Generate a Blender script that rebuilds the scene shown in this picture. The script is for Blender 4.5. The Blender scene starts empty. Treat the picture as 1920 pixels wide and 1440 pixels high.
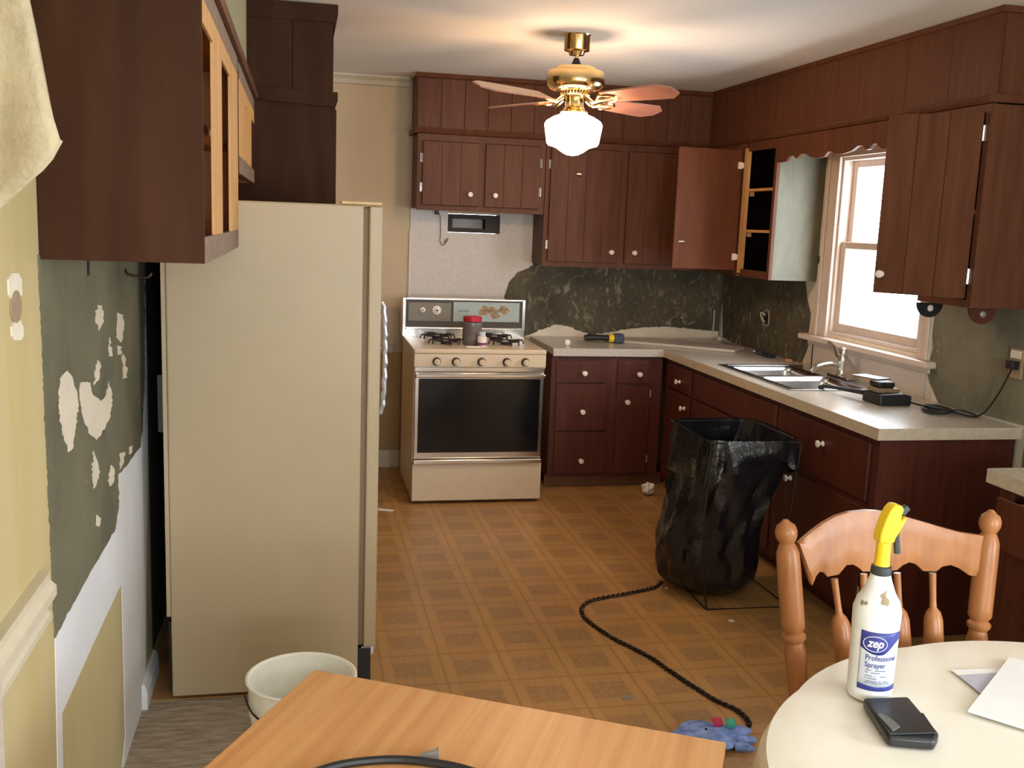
import bpy, bmesh, math, random
from mathutils import Vector, Matrix
random.seed(7)
S = bpy.context.scene
COL = S.collection

# ------------------------------------------------------------------ camera
CAM = Vector((-2.94, -6.6171, 1.6706)); FPX = 1861.2842
YAW, PITCH, ROLL = 0.2133, -0.1601, 0.0380
F_ = Vector((math.sin(YAW)*math.cos(PITCH), math.cos(YAW)*math.cos(PITCH), math.sin(PITCH)))
R0 = Vector((math.cos(YAW), -math.sin(YAW), 0)); U0 = R0.cross(F_)
R_ = R0*math.cos(ROLL)+U0*math.sin(ROLL); U_ = U0*math.cos(ROLL)-R0*math.sin(ROLL)
cd = bpy.data.cameras.new('camera'); cam = bpy.data.objects.new('camera', cd); COL.objects.link(cam)
m = Matrix((R_, U_, -F_)).transposed().to_4x4(); m.translation = CAM
cam.matrix_world = m
cd.sensor_width = 36; cd.lens = FPX/1920*36; cd.clip_start = 0.05
S.camera = cam

# ------------------------------------------------------------------ world, lights, exposure
w = bpy.data.worlds.new('overcast_sky'); S.world = w; w.use_nodes = True
bg = w.node_tree.nodes['Background']; bg.inputs[0].default_value = (0.86, 0.94, 1.0, 1); bg.inputs[1].default_value = 10.5
S.view_settings.view_transform = 'Standard'; S.view_settings.look = 'None'
S.view_settings.gamma = 1; S.view_settings.use_curve_mapping = False
S.view_settings.exposure = 0.62

def area(name, loc, target, sx, sy, power, col, portal=False):
    l = bpy.data.lights.new(name, 'AREA'); l.shape = 'RECTANGLE'; l.size = sx; l.size_y = sy
    l.energy = power; l.color = col
    if portal: l.cycles.is_portal = True
    o = bpy.data.objects.new(name, l); COL.objects.link(o); o.location = loc
    o.rotation_euler = (Vector(target)-Vector(loc)).to_track_quat('-Z', 'Y').to_euler()
    return o
# daylight portals in the three real window openings
area('window_portal', (0.10, -1.93, 1.62), (-1, -1.93, 1.62), 0.74, 0.95, 1, (1, 1, 1), True)
area('window_portal', (0.10, -6.55, 1.35), (-1, -6.55, 1.35), 1.5, 1.3, 1, (1, 1, 1), True)
area('window_portal', (-2.0, -8.55, 1.5), (-2.0, -7, 1.5), 2.0, 1.2, 1, (1, 1, 1), True)

# ------------------------------------------------------------------ helpers
def at(ax, val, px, py):
    d = F_+R_*((px-960)/FPX)+U_*((720-py)/FPX)
    i = 'xyz'.index(ax); t = (val-CAM[i])/d[i]
    return CAM+d*t

class MB:
    def __init__(s): s.v = []; s.f = []
    def box(s, x0, x1, y0, y1, z0, z1):
        n = len(s.v)
        x0, x1 = sorted((x0, x1)); y0, y1 = sorted((y0, y1)); z0, z1 = sorted((z0, z1))
        s.v += [(x, y, z) for z in (z0, z1) for y in (y0, y1) for x in (x0, x1)]
        for f in ((0,2,3,1),(4,5,7,6),(0,1,5,4),(2,6,7,3),(0,4,6,2),(1,3,7,5)): s.f.append(tuple(n+i for i in f))
        return s
    def prism(s, ax, pts, a0, a1):
        n = len(s.v); k = len(pts)
        def P(a, p):
            return {'x': (a, p[0], p[1]), 'y': (p[0], a, p[1]), 'z': (p[0], p[1], a)}[ax]
        s.v += [P(a0, p) for p in pts]+[P(a1, p) for p in pts]
        s.f.append(tuple(n+i for i in range(k))); s.f.append(tuple(n+k+i for i in reversed(range(k))))
        for i in range(k):
            j = (i+1) % k; s.f.append((n+i, n+k+i, n+k+j, n+j))
        return s
    def tube(s, path, r, seg=8, closed=False):
        path = [Vector(p) for p in path]; n = len(s.v); K = len(path)
        rr = r if isinstance(r, (list, tuple)) else [r]*K
        t0 = (path[1]-path[0]).normalized()
        up = Vector((0, 0, 1)) if abs(t0.z) < .9 else Vector((1, 0, 0))
        a = t0.cross(up).normalized()
        for i, p in enumerate(path):
            t = (path[(i+1) % K if closed else min(i+1, K-1)]-path[(i-1) if (closed or i) else 0]).normalized()
            a = (a-t*a.dot(t)).normalized(); b = t.cross(a)
            for q in range(seg):
                an = 2*math.pi*q/seg
                s.v.append(tuple(p+a*math.cos(an)*rr[i]+b*math.sin(an)*rr[i]))
        for i in range(K if closed else K-1):
            i2 = (i+1) % K
            for q in range(seg):
                q2 = (q+1) % seg
                s.f.append((n+i*seg+q, n+i*seg+q2, n+i2*seg+q2, n+i2*seg+q))
        if not closed:
            s.f.append(tuple(n+q for q in reversed(range(seg)))); s.f.append(tuple(n+(K-1)*seg+q for q in range(seg)))
        return s
    def lathe(s, prof, c, ax='z', seg=24, sc=(1, 1), tilt=None, caps=True):
        """prof = [(r, h)] ; c = centre; axis z / x / -x / y / -y or tilt vector"""
        n = len(s.v); c = Vector(c)
        A = {'z': Vector((0,0,1)), 'x': Vector((1,0,0)), '-x': Vector((-1,0,0)), 'y': Vector((0,1,0)), '-y': Vector((0,-1,0))}[ax] if tilt is None else Vector(tilt).normalized()
        up = Vector((0, 0, 1)) if abs(A.z) < .9 else Vector((0, 1, 0))
        a = up.cross(A).normalized(); b = A.cross(a)
        for r, h in prof:
            for q in range(seg):
                an = 2*math.pi*q/seg
                s.v.append(tuple(c+A*h+a*math.cos(an)*r*sc[0]+b*math.sin(an)*r*sc[1]))
        for i in range(len(prof)-1):
            for q in range(seg):
                q2 = (q+1) % seg
                s.f.append((n+i*seg+q, n+i*seg+q2, n+(i+1)*seg+q2, n+(i+1)*seg+q))
        if caps:
            s.f.append(tuple(n+q for q in reversed(range(seg)))); s.f.append(tuple(n+(len(prof)-1)*seg+q for q in range(seg)))
        return s
    def grid(s, fn, nu, nv, wrapu=False):
        n = len(s.v)
        for j in range(nv+1):
            for i in range(nu if wrapu else nu+1): s.v.append(tuple(fn(i/nu, j/nv)))
        W = nu if wrapu else nu+1
        for j in range(nv):
            for i in range(nu):
                i2 = (i+1) % W if wrapu else i+1
                s.f.append((n+j*W+i, n+j*W+i2, n+(j+1)*W+i2, n+(j+1)*W+i))
        return s
    def rot(s, deg, c, ax='Z'):
        M = Matrix.Translation(Vector(c)) @ Matrix.Rotation(math.radians(deg), 4, ax) @ Matrix.Translation(-Vector(c))
        s.v = [tuple(M @ Vector(v)) for v in s.v]; return s

def wloc(p):
    l = Vector((0, 0, 0))
    while p: l = l+Vector(p['_loc']) if '_loc' in p else l; p = p.parent
    return l
def obj(name, mb, mat, parent=None, smooth=False, bevel=0, kind=None, label=None, cat=None, group=None, solid=0, sub=0, recalc=True):
    off = wloc(parent)
    me = bpy.data.meshes.new(name); me.from_pydata([tuple(Vector(v)-off) for v in mb.v], [], mb.f)
    if recalc:
        b = bmesh.new(); b.from_mesh(me); bmesh.ops.recalc_face_normals(b, faces=b.faces); b.to_mesh(me); b.free()
    me.materials.append(mat)
    if smooth:
        me.polygons.foreach_set('use_smooth', [True]*len(me.polygons))
        try: me.set_sharp_from_angle(angle=math.radians(40))
        except Exception: pass
    o = bpy.data.objects.new(name, me); COL.objects.link(o); o.parent = parent
    if solid: md = o.modifiers.new('solid', 'SOLIDIFY'); md.thickness = solid; md.offset = -1
    if bevel: md = o.modifiers.new('bevel', 'BEVEL'); md.width = bevel; md.segments = 2; md.limit_method = 'ANGLE'
    if sub: md = o.modifiers.new('sub', 'SUBSURF'); md.levels = sub; md.render_levels = sub
    if kind: o['kind'] = kind
    if label: o['label'] = label
    if cat: o['category'] = cat
    if group: o['group'] = group
    return o
def thing(name, label, cat, loc, group=None, kind=None):
    o = bpy.data.objects.new(name, None); COL.objects.link(o); o.location = loc; o['_loc'] = tuple(loc)
    o.empty_display_size = .1
    if label: o['label'] = label; 
    if cat: o['category'] = cat
    if group: o['group'] = group
    if kind: o['kind'] = kind
    return o
def smooth_path(pts, n=8, closed=False):
    pts = [Vector(p) for p in pts]; out = []; K = len(pts)
    for i in range(K if closed else K-1):
        p0 = pts[(i-1) % K] if (closed or i) else pts[0]; p1 = pts[i]; p2 = pts[(i+1) % K]
        p3 = pts[(i+2) % K] if (closed or i+2 < K) else pts[-1]
        for k in range(n):
            t = k/n
            out.append(.5*((2*p1)+(-p0+p2)*t+(2*p0-5*p1+4*p2-p3)*t*t+(-p0+3*p1-3*p2+p3)*t**3))
    if not closed: out.append(pts[-1])
    return out

# ------------------------------------------------------------------ materials
def mk(name, rough=.5, metal=0, col=(.5, .5, .5), spec=.5):
    M = bpy.data.materials.new(name); M.use_nodes = True; nt = M.node_tree; b = nt.nodes['Principled BSDF']
    b.inputs['Base Color'].default_value = (*col, 1); b.inputs['Roughness'].default_value = rough
    b.inputs['Metallic'].default_value = metal
    b.inputs['Specular IOR Level'].default_value = spec
    return M, nt, b
def N(nt, t, **k):
    n = nt.nodes.new(t)
    for a, v in k.items(): setattr(n, a, v)
    return n
def noise(nt, scale=(1, 1, 1), sc=5, detail=4, rough=.6, coord='Object', dist=0):
    tc = N(nt, 'ShaderNodeTexCoord'); mp = N(nt, 'ShaderNodeMapping'); mp.inputs['Scale'].default_value = scale
    nz = N(nt, 'ShaderNodeTexNoise'); nz.inputs['Scale'].default_value = sc; nz.inputs['Detail'].default_value = detail
    nz.inputs['Roughness'].default_value = rough; nz.inputs['Distortion'].default_value = dist
    nt.links.new(tc.outputs[coord], mp.inputs[0]); nt.links.new(mp.outputs[0], nz.inputs[0]); return nz
def ramp(nt, src, stops):
    r = N(nt, 'ShaderNodeValToRGB'); e = r.color_ramp.elements
    while len(e) < len(stops): e.new(.5)
    for i, (p, c) in enumerate(stops): e[i].position = p; e[i].color = (*c, 1)
    nt.links.new(src, r.inputs[0]); return r
def bump(nt, b, src, st=.3, d=.002):
    n = N(nt, 'ShaderNodeBump'); n.inputs['Strength'].default_value = st; n.inputs['Distance'].default_value = d
    nt.links.new(src, n.inputs['Height']); nt.links.new(n.outputs[0], b.inputs['Normal'])
def mottled(name, stops, scale=(1,1,1), sc=5, rough=.5, detail=5, bst=0, bd=.002, metal=0, dist=0, spec=.5):
    M, nt, b = mk(name, rough, metal, spec=spec); nz = noise(nt, scale, sc, detail, dist=dist)
    r = ramp(nt, nz.outputs[0], stops); nt.links.new(r.outputs[0], b.inputs['Base Color'])
    if bst: bump(nt, b, nz.outputs[0], bst, bd)
    return M
def plain(name, col, rough=.5, metal=0, spec=.5, v=.08, sc=30):
    lo = tuple(c*(1-v) for c in col); hi = tuple(min(1, c*(1+v)) for c in col)
    return mottled(name, [(.3, lo), (.7, hi)], sc=sc, rough=rough, metal=metal, spec=spec, detail=3)

def plaster_mat(name, base, light, dark, dens=.53):
    M, nt, b = mk(name, .85)
    n1 = noise(nt, (1, 1, .8), 3.5, 6); r1 = ramp(nt, n1.outputs[0], [(.3, dark), (.52, base), (.75, tuple(c*1.25 for c in base))])
    n2 = noise(nt, (1, 1, .6), 17, 9, .75, dist=1.6); r2 = ramp(nt, n2.outputs[0], [(dens, (0, 0, 0)), (dens+.07, (1, 1, 1))])
    n3 = noise(nt, (1, 1, 1), 4, 3); r3 = ramp(nt, n3.outputs[0], [(.36, (0, 0, 0)), (.56, (.8, .8, .8))])
    mu = N(nt, 'ShaderNodeMath', operation='MULTIPLY'); nt.links.new(r2.outputs[0], mu.inputs[0]); nt.links.new(r3.outputs[0], mu.inputs[1])
    mx = N(nt, 'ShaderNodeMix', data_type='RGBA'); nt.links.new(mu.outputs[0], mx.inputs[0])
    nt.links.new(r1.outputs[0], mx.inputs[6]); mx.inputs[7].default_value = (*light, 1)
    nt.links.new(mx.outputs[2], b.inputs['Base Color']); bump(nt, b, n2.outputs[0], .4, .004)
    return M
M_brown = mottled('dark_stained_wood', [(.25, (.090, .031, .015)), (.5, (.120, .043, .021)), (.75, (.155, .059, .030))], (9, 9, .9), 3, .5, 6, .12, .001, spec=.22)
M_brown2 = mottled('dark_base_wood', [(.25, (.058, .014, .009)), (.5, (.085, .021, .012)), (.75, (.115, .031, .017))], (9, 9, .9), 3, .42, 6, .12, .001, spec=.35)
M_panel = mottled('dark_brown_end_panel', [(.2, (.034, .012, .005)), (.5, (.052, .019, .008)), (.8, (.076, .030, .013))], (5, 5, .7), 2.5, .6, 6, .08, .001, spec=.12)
M_inside = mottled('reddish_door_back', [(.2, (.11, .032, .012)), (.8, (.17, .055, .022))], (7, 7, 1), 3, .5, spec=.15)
M_pine = mottled('raw_pine', [(.25, (.50, .24, .07)), (.6, (.66, .36, .13)), (.8, (.74, .46, .2))], (8, 8, .8), 3, .6, 5)
M_pinei = mottled('orange_plywood', [(.25, (.40, .14, .03)), (.75, (.52, .20, .05))], (6, 6, 1), 3, .6, 5)
M_greyrail = mottled('greyish_brown_rail', [(.3, (.17, .11, .07)), (.7, (.26, .18, .13))], (1, 8, 8), 4, .6)
M_beige = plain('beige_paint', (.62, .48, .32), .8, v=.04, sc=4)
M_tan = plain('ochre_wall_paint', (.42, .27, .12), .8, v=.1, sc=3)
M_yellow = mottled('yellow_wall_paint', [(.3, (.53, .42, .19)), (.55, (.56, .46, .24)), (.8, (.53, .44, .25))], (1, 2.5, .3), 2.5, .75, 3)
M_white = plain('white_wall_paint', (.80, .81, .84), .7, v=.05, sc=4)
M_trim = plain('cream_trim_paint', (.64, .57, .43), .45, v=.04)
M_wtrim = plain('white_trim_gloss', (.70, .58, .50), .35, v=.05)
M_lam = mottled('white_laminate', [(.35, (.55, .48, .42)), (.65, (.62, .55, .48))], sc=60, rough=.35)
M_worktop = mottled('speckled_cream_laminate', [(.3, (.46, .42, .36)), (.6, (.60, .55, .47)), (.8, (.66, .61, .53))], sc=70, rough=.22, detail=6)
M_edge = mottled('worktop_edge_laminate', [(.3, (.50, .42, .31)), (.7, (.62, .53, .41))], sc=50, rough=.35)
M_ceil = plain('white_ceiling_paint', (.82, .80, .77), .9, v=.03, sc=2)
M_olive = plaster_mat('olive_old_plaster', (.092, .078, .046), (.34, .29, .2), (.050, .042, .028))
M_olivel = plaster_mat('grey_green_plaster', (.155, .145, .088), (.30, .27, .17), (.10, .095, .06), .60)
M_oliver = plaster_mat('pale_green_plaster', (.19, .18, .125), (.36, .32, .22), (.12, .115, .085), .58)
M_torn = plain('torn_paper_white', (.74, .66, .52), .85, v=.06, sc=8)
M_fridge = mottled('almond_fridge_enamel', [(.3, (.43, .33, .20)), (.7, (.47, .365, .225))], sc=2, rough=.42, bst=0)
M_gasket = plain('brown_door_gasket', (.22, .14, .08), .7)
M_black = plain('matt_black', (.012, .012, .013), .5)
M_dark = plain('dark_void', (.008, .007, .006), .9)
M_blackgl = plain('black_oven_glass', (.006, .006, .007), .12, v=.02)
M_enamel = plain('almond_stove_enamel', (.70, .57, .40), .3, v=.03)
M_chrome = plain('chrome', (.74, .72, .68), .18, 1, v=.02)
M_steel = mottled('brushed_steel', [(.3, (.55, .58, .62)), (.7, (.68, .70, .74))], (30, 1, 1), 6, .22, 3, metal=1)
M_brass = plain('polished_brass', (.80, .60, .30), .16, 1, v=.03)
M_brassd = plain('dark_brass', (.30, .19, .08), .35, 1)
M_grate = plain('black_cast_iron', (.03, .018, .016), .6)
M_knob = plain('white_porcelain', (.86, .78, .68), .2, v=.03)
M_greyp = plain('grey_control_panel', (.20, .17, .12), .4)
M_bluep = plain('pale_blue_panel', (.38, .44, .42), .35)
M_gold = mottled('golden_flower_print', [(.3, (.10, .06, .03)), (.6, (.42, .26, .10)), (.8, (.30, .20, .10))], sc=60, rough=.4)
M_bag = mottled('black_plastic_film', [(.3, (.007, .007, .009)), (.7, (.013, .013, .016))], sc=14, rough=.17, bst=.6, bd=.012)
M_wire = plain('dark_wire', (.035, .025, .02), .4, .6)
M_oak = mottled('honey_maple', [(.25, (.27, .10, .032)), (.55, (.36, .145, .05)), (.8, (.43, .19, .07))], (9, 9, 1.2), 3, .33, 5, spec=.4)
M_desk = mottled('orange_pine_laminate', [(.2, (.50, .21, .07)), (.5, (.64, .31, .115)), (.8, (.72, .40, .17))], (1, 1, 1), 1, .4, 5)
M_cloth = mottled('cream_vinyl_cloth', [(.3, (.84, .78, .65)), (.7, (.88, .84, .75))], sc=6, rough=.5, bst=.15, bd=.01)
M_bottle = plain('milky_plastic', (.84, .85, .86), .35, v=.05)
M_ylw = plain('yellow_plastic', (.90, .62, .02), .35, v=.03)
M_gray = plain('dark_grey_plastic', (.04, .045, .05), .45)
M_label = plain('white_label', (.62, .66, .74), .4, v=.02)
M_blue = plain('navy_print', (.035, .045, .26), .4, v=.02)
M_ink = plain('grey_blue_ink', (.12, .14, .28), .5)
M_whitei = plain('white_ink', (.85, .85, .9), .5, v=.01)
M_smudge = plain('brown_smudge', (.32, .24, .15), .7)
M_leather = plain('worn_black_leather', (.018, .019, .021), .38, v=.3, sc=60)
M_paper = plain('white_paper', (.86, .86, .86), .7, v=.01)
M_paperb = plain('lilac_paper', (.50, .49, .58), .7, v=.01)
M_bucket = plain('white_bucket_plastic', (.90, .87, .76), .35, v=.03)
M_ceramic = plain('white_plate_ring', (.80, .74, .60), .5)
M_bluec = mottled('blue_cloth', [(.35, (.10, .16, .42)), (.6, (.24, .36, .72)), (.8, (.36, .48, .8))], sc=30, rough=.7)
M_red = plain('red_plastic', (.50, .02, .05), .35)
M_pink = plain('magenta_plastic', (.55, .03, .12), .4)
M_green = plain('teal_plastic', (.06, .42, .28), .4)
M_jar = plain('murky_jar_plastic', (.16, .14, .14), .25)
M_blade = mottled('rose_wood_blade', [(.3, (.42, .17, .12)), (.7, (.52, .23, .16))], (3, 3, 3), 4, .4)
M_bladet = plain('pale_blade_top', (.55, .42, .33), .45)
M_lightwall = plain('pale_cream_wall', (.74, .71, .62), .8, v=.03, sc=3)
M_quilt = mottled('quilted_cream_cloth', [(.35, (.38, .31, .20)), (.6, (.47, .40, .26))], sc=16, rough=.9, bst=.9, bd=.012)
M_sub = mottled('worn_plywood_subfloor', [(.25, (.20, .14, .09)), (.5, (.36, .28, .20)), (.75, (.52, .45, .35))], (1.2, 6, 1), 9, .85, 7)
M_outlet = plain('raw_outlet_box', (.36, .26, .16), .8)
M_foil = plain('crinkled_foil_wrap', (.55, .56, .60), .25, .7, v=.25, sc=60)
M_duct = plain('galvanised_duct', (.26, .25, .22), .5, .3)
M_carpet = plain('carpet_beige', (.35, .28, .2), .95, v=.15, sc=80)

mp = [n for n in M_desk.node_tree.nodes if n.type == 'MAPPING'][0]
mp.vector_type = 'TEXTURE'; mp.inputs['Rotation'].default_value = (0, 0, math.radians(62)); mp.inputs['Scale'].default_value = (.8, .028, 1)

# glass: straight-through pane with a weak reflection
M_glass = bpy.data.materials.new('window_glass'); M_glass.use_nodes = True
nt = M_glass.node_tree; nt.nodes.clear()
o_ = N(nt, 'ShaderNodeOutputMaterial'); mx = N(nt, 'ShaderNodeMixShader'); tr = N(nt, 'ShaderNodeBsdfTransparent'); gl = N(nt, 'ShaderNodeBsdfGlossy')
gl.inputs['Roughness'].default_value = .02; mx.inputs[0].default_value = .06
nt.links.new(tr.outputs[0], mx.inputs[1]); nt.links.new(gl.outputs[0], mx.inputs[2]); nt.links.new(mx.outputs[0], o_.inputs[0])
# lit opal glass
M_opal = bpy.data.materials.new('lit_opal_glass'); M_opal.use_nodes = True
b = M_opal.node_tree.nodes['Principled BSDF']; b.inputs['Base Color'].default_value = (.9, .8, .7, 1)
b.inputs['Emission Color'].default_value = (1, .66, .40, 1); b.inputs['Emission Strength'].default_value = 26

# printed vinyl floor: framed squares of fine basket weave
def vinyl():
    M, nt, b = mk('printed_vinyl_floor', .38)
    tc = N(nt, 'ShaderNodeTexCoord'); sp = N(nt, 'ShaderNodeSeparateXYZ'); nt.links.new(tc.outputs['Object'], sp.inputs[0])
    def mth(op, a, b_=None, c=None):
        n = N(nt, 'ShaderNodeMath', operation=op)
        for i, v in enumerate((a, b_, c)):
            if v is None: continue
            if isinstance(v, (int, float)): n.inputs[i].default_value = v
            else: nt.links.new(v, n.inputs[i])
        return n.outputs[0]
    def cell(src, per, ph):
        f = mth('FRACT', mth('DIVIDE', mth('ADD', src, -ph+per*50.5), per)); return mth('ABSOLUTE', mth('SUBTRACT', f, .5)), f
    ax, fx = cell(sp.outputs[0], .2305, -2.291); ay, fy = cell(sp.outputs[1], .2505, -2.120)
    inx = mth('LESS_THAN', ax, .30); iny = mth('LESS_THAN', ay, .25)
    inner = mth('MULTIPLY', inx, iny)
    # cross joints, darker lines between the frame strips
    edge = mth('GREATER_THAN', mth('MAXIMUM', ax, ay), .478)
    strip = mth('GREATER_THAN', ax, .30)
    line2 = mth('MULTIPLY', mth('LESS_THAN', mth('ABSOLUTE', mth('SUBTRACT', ax, .31)), .014), 1)
    n1 = noise(nt, (1, 1, 1), 55, 6, .7); r1 = ramp(nt, n1.outputs[0], [(.35, (.31, .160, .058)), (.5, (.37, .20, .075)), (.68, (.43, .24, .10))])
    n2 = noise(nt, (1.5, 22, 1), 3, 4); r2 = ramp(nt, n2.outputs[0], [(.3, (.46, .245, .080)), (.7, (.51, .275, .098))])
    n3 = noise(nt, (22, 1.5, 1), 3, 4); r3 = ramp(nt, n3.outputs[0], [(.3, (.43, .225, .075)), (.7, (.48, .26, .092))])
    def mix(f, a, c):
        x = N(nt, 'ShaderNodeMix', data_type='RGBA'); nt.links.new(f, x.inputs[0])
        for i, v in ((6, a), (7, c)):
            if isinstance(v, tuple): x.inputs[i].default_value = (*v, 1)
            else: nt.links.new(v, x.inputs[i])
        return x.outputs[2]
    c = mix(strip, r3.outputs[0], r2.outputs[0]); c = mix(inner, c, r1.outputs[0])
    c = mix(mth('MULTIPLY', edge, .45), c, (.24, .12, .042)); c = mix(mth('MULTIPLY', line2, .3), c, (.24, .12, .042))
    n4 = noise(nt, (1, 1, 1), 1.6, 3); r4 = ramp(nt, n4.outputs[0], [(.3, (.82, .82, .82)), (.7, (1.08, 1.06, 1.02))])
    x = N(nt, 'ShaderNodeMix', data_type='RGBA', blend_type='MULTIPLY'); x.inputs[0].default_value = 1
    nt.links.new(c, x.inputs[6]); nt.links.new(r4.outputs[0], x.inputs[7]); nt.links.new(x.outputs[2], b.inputs['Base Color'])
    bump(nt, b, n1.outputs[0], .12, .001)
    return M
M_vinyl = vinyl()

# ================================================================== ROOM SHELL
XW = -3.46; H = 2.567; YR = -8.5; TK = .14
XWF = XW+.002
obj('floor', MB().box(XW-TK, TK, YR-TK, TK, -.12, 0), M_sub, kind='structure')
fl = bpy.data.objects['floor']
obj('vinyl_sheet', MB().prism('z', [(XW+.001, -.001), (XW+.001, -3.24), (-3.02, -3.24), (-2.98, -3.75), (-3.02, -4.6), (-3.05, YR), (-.001, YR), (-.001, -.001)], .0, .003), M_vinyl, fl, label='brown printed vinyl sheet with framed square pattern')
obj('ceiling', MB().box(XW-TK, TK, YR-TK, TK, H, H+.12), M_ceil, kind='structure')
# back wall with the duct hole
hx0, hx1, hz0, hz1 = -1.984, -1.632, 1.598, 1.722
wb = MB().box(XW-TK, hx0, 0, TK, 0, H).box(hx1, TK, 0, TK, 0, H).box(hx0, hx1, 0, TK, 0, hz0).box(hx0, hx1, 0, TK, hz1, H)
wall_back = obj('wall_back', wb, M_beige, kind='structure')
# left wall
wall_left = obj('wall_left', MB().box(XW-TK, XW, YR, 0, 0, H), M_yellow, kind='structure')
# right wall with kitchen window and a dining room window
wy0, wy1, wz0, wz1 = -2.35, -1.49, 1.12, 2.10
dy0, dy1, dz0, dz1 = -7.35, -5.75, .65, 2.05
wr = MB()
wr.box(0, TK, wy1, 0, 0, H).box(0, TK, wy0, wy1, 0, wz0).box(0, TK, wy0, wy1, wz1, H).box(0, TK, dy1, wy0, 0, H)
wr.box(0, TK, dy0, dy1, 0, dz0).box(0, TK, dy0, dy1, dz1, H).box(0, TK, YR, dy0, 0, H)
wall_right = obj('wall_right', wr, M_lightwall, kind='structure')
rx0, rx1, rz0, rz1 = -3.05, -.95, .85, 2.1
rw = MB().box(XW-TK, rx0, YR-TK, YR, 0, H).box(rx1, TK, YR-TK, YR, 0, H).box(rx0, rx1, YR-TK, YR, 0, rz0).box(rx0, rx1, YR-TK, YR, rz1, H)
wall_rear = obj('wall_rear', rw, M_lightwall, kind='structure')

# --- things fixed on the back wall (children of the wall)
T = .004
def ragged(pts, amp=2.0, step=5, seed=1):
    rn = random.Random(seed); out = []
    for i, a in enumerate(pts):
        b_ = pts[(i+1) % len(pts)]; L = math.hypot(b_[0]-a[0], b_[1]-a[1]); k = max(1, int(L/step)); nx, ny = -(b_[1]-a[1])/L, (b_[0]-a[0])/L
        for j in range(k):
            o = rn.gauss(0, amp) if j else 0
            out.append((a[0]+(b_[0]-a[0])*j/k+nx*o, a[1]+(b_[1]-a[1])*j/k+ny*o))
    return out
def polyback(pts, mat, name, y0=0, t=T, label=None, par=None):
    P = [at('y', 0, *p) for p in pts]
    return obj(name, MB().prism('y', [(p.x, p.z) for p in P], y0-t, y0-.0002), mat, par or wall_back, label=label)
def polyside(X, pts, mat, name, par, t=T, base=0, label=None, sgn=1):
    P = [at('x', X, *p) for p in pts]
    return obj(name, MB().prism('x', [(p.y, p.z) for p in P], X+sgn*(base+.0002), X+sgn*(base+t)), mat, par, label=label)
# white laminate splash panel behind the range, cut round the duct hole
lam = MB()
for a in ((-2.232, hx0, .9, 1.76), (hx1, -1.40, 1.3, 1.76), (hx0, hx1, .9, hz0), (hx1, -1.55, .9, 1.3)): lam.box(a[0], a[1], -.006, -.0002, a[2], a[3])
obj('laminate_panel', lam, M_lam, wall_back, label='off-white laminate splash panel behind the range')
obj('panel_edge_strip', MB().box(-2.238, -2.230, -.012, -.0002, 1.16, 1.60), M_wtrim, wall_back)
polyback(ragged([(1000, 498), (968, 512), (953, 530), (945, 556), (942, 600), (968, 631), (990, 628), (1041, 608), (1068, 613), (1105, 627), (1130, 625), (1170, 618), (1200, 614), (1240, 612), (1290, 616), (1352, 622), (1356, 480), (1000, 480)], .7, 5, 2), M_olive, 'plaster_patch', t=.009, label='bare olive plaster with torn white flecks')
obj('torn_backing', MB().box(-1.42, -.004, -.005, -.0002, .9, 1.05), M_torn, wall_back, label='cream torn laminate edge along the worktop')
obj('corner_bead', MB().box(-.016, -.004, -.016, -.010, .93, 1.39), M_steel, wall_back)
obj('corner_bead', MB().box(-.060, -.052, -.014, -.0095, .95, 1.12), M_wtrim, wall_back)
vent = thing('duct_opening', 'dark rectangular duct hole in the wall above the range', 'vent', ((hx0+hx1)/2, 0, hz0))
vb = MB().box(hx0+.001, hx1-.001, .115, .13, hz0+.001, hz1-.001)
obj('duct_back', vb, M_dark, vent)
fr = MB().box(hx0+.002, hx0+.03, -.008, .11, hz0+.002, hz1-.002).box(hx1-.10, hx1-.002, -.008, .11, hz0+.002, hz1-.002).box(hx0+.03, hx1-.10, -.008, .11, hz0+.002, hz0+.028).box(hx0+.03, hx1-.10, -.008, .11, hz1-.03, hz1-.002)
obj('duct_frame', fr, plain('dark_duct_frame', (.035, .022, .018), .7), vent)
obj('duct_liner', MB().box(hx0+.031, hx1-.103, .08, .11, hz0+.030, hz1-.032), M_duct, vent)
wirep = [at('y', -.02, *p) for p in ((819, 397), (824, 402), (826, 415), (826, 440), (825, 452), (830, 460), (836, 455))]
gw = thing('hanging_wire', 'thin bent wire with yellow wire nut hanging beside the duct hole', 'wire', tuple(wirep[0]))
obj('cable', MB().tube(smooth_path(wirep, 4), .0022, 6), M_wire, gw, True)
p = at('y', -.02, 837, 452)
obj('wire_nut', MB().lathe([(.003, -.02), (.006, -.015), (.008, .0), (.004, .022)], p, seg=10, tilt=(.5, -.2, .8)), M_gold, gw, True)
p = at('y', -.012, 819, 399)
obj('wire_stub', MB().box(p.x-.012, p.x+.012, -.03, -.007, p.z-.012, p.z+.02), M_black, gw)
# crown, chair rail and baseboard of the back wall left of the range
obj('trim_1', MB().prism('x', [(0, H), (-.06, H), (-.06, H-.012), (-.03, H-.03), (-.018, H-.055), (0, H-.06)], -3.45, -2.26), M_trim, kind='structure')
obj('trim_2', MB().prism('x', [(0, .865), (-.02, .865), (-.028, .85), (-.018, .83), (-.018, .81), (-.01, .79), (0, .79)], -3.45, -2.335), M_trim, kind='structure')
obj('wainscot_paint', MB().box(-3.45, -2.235, -.003, -.0002, .12, .79), M_tan, wall_back, label='darker ochre paint below the chair rail')
obj('baseboard_back', MB().box(-3.45, -2.34, -.014, 0, 0, .12), M_trim, kind='structure')
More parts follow.
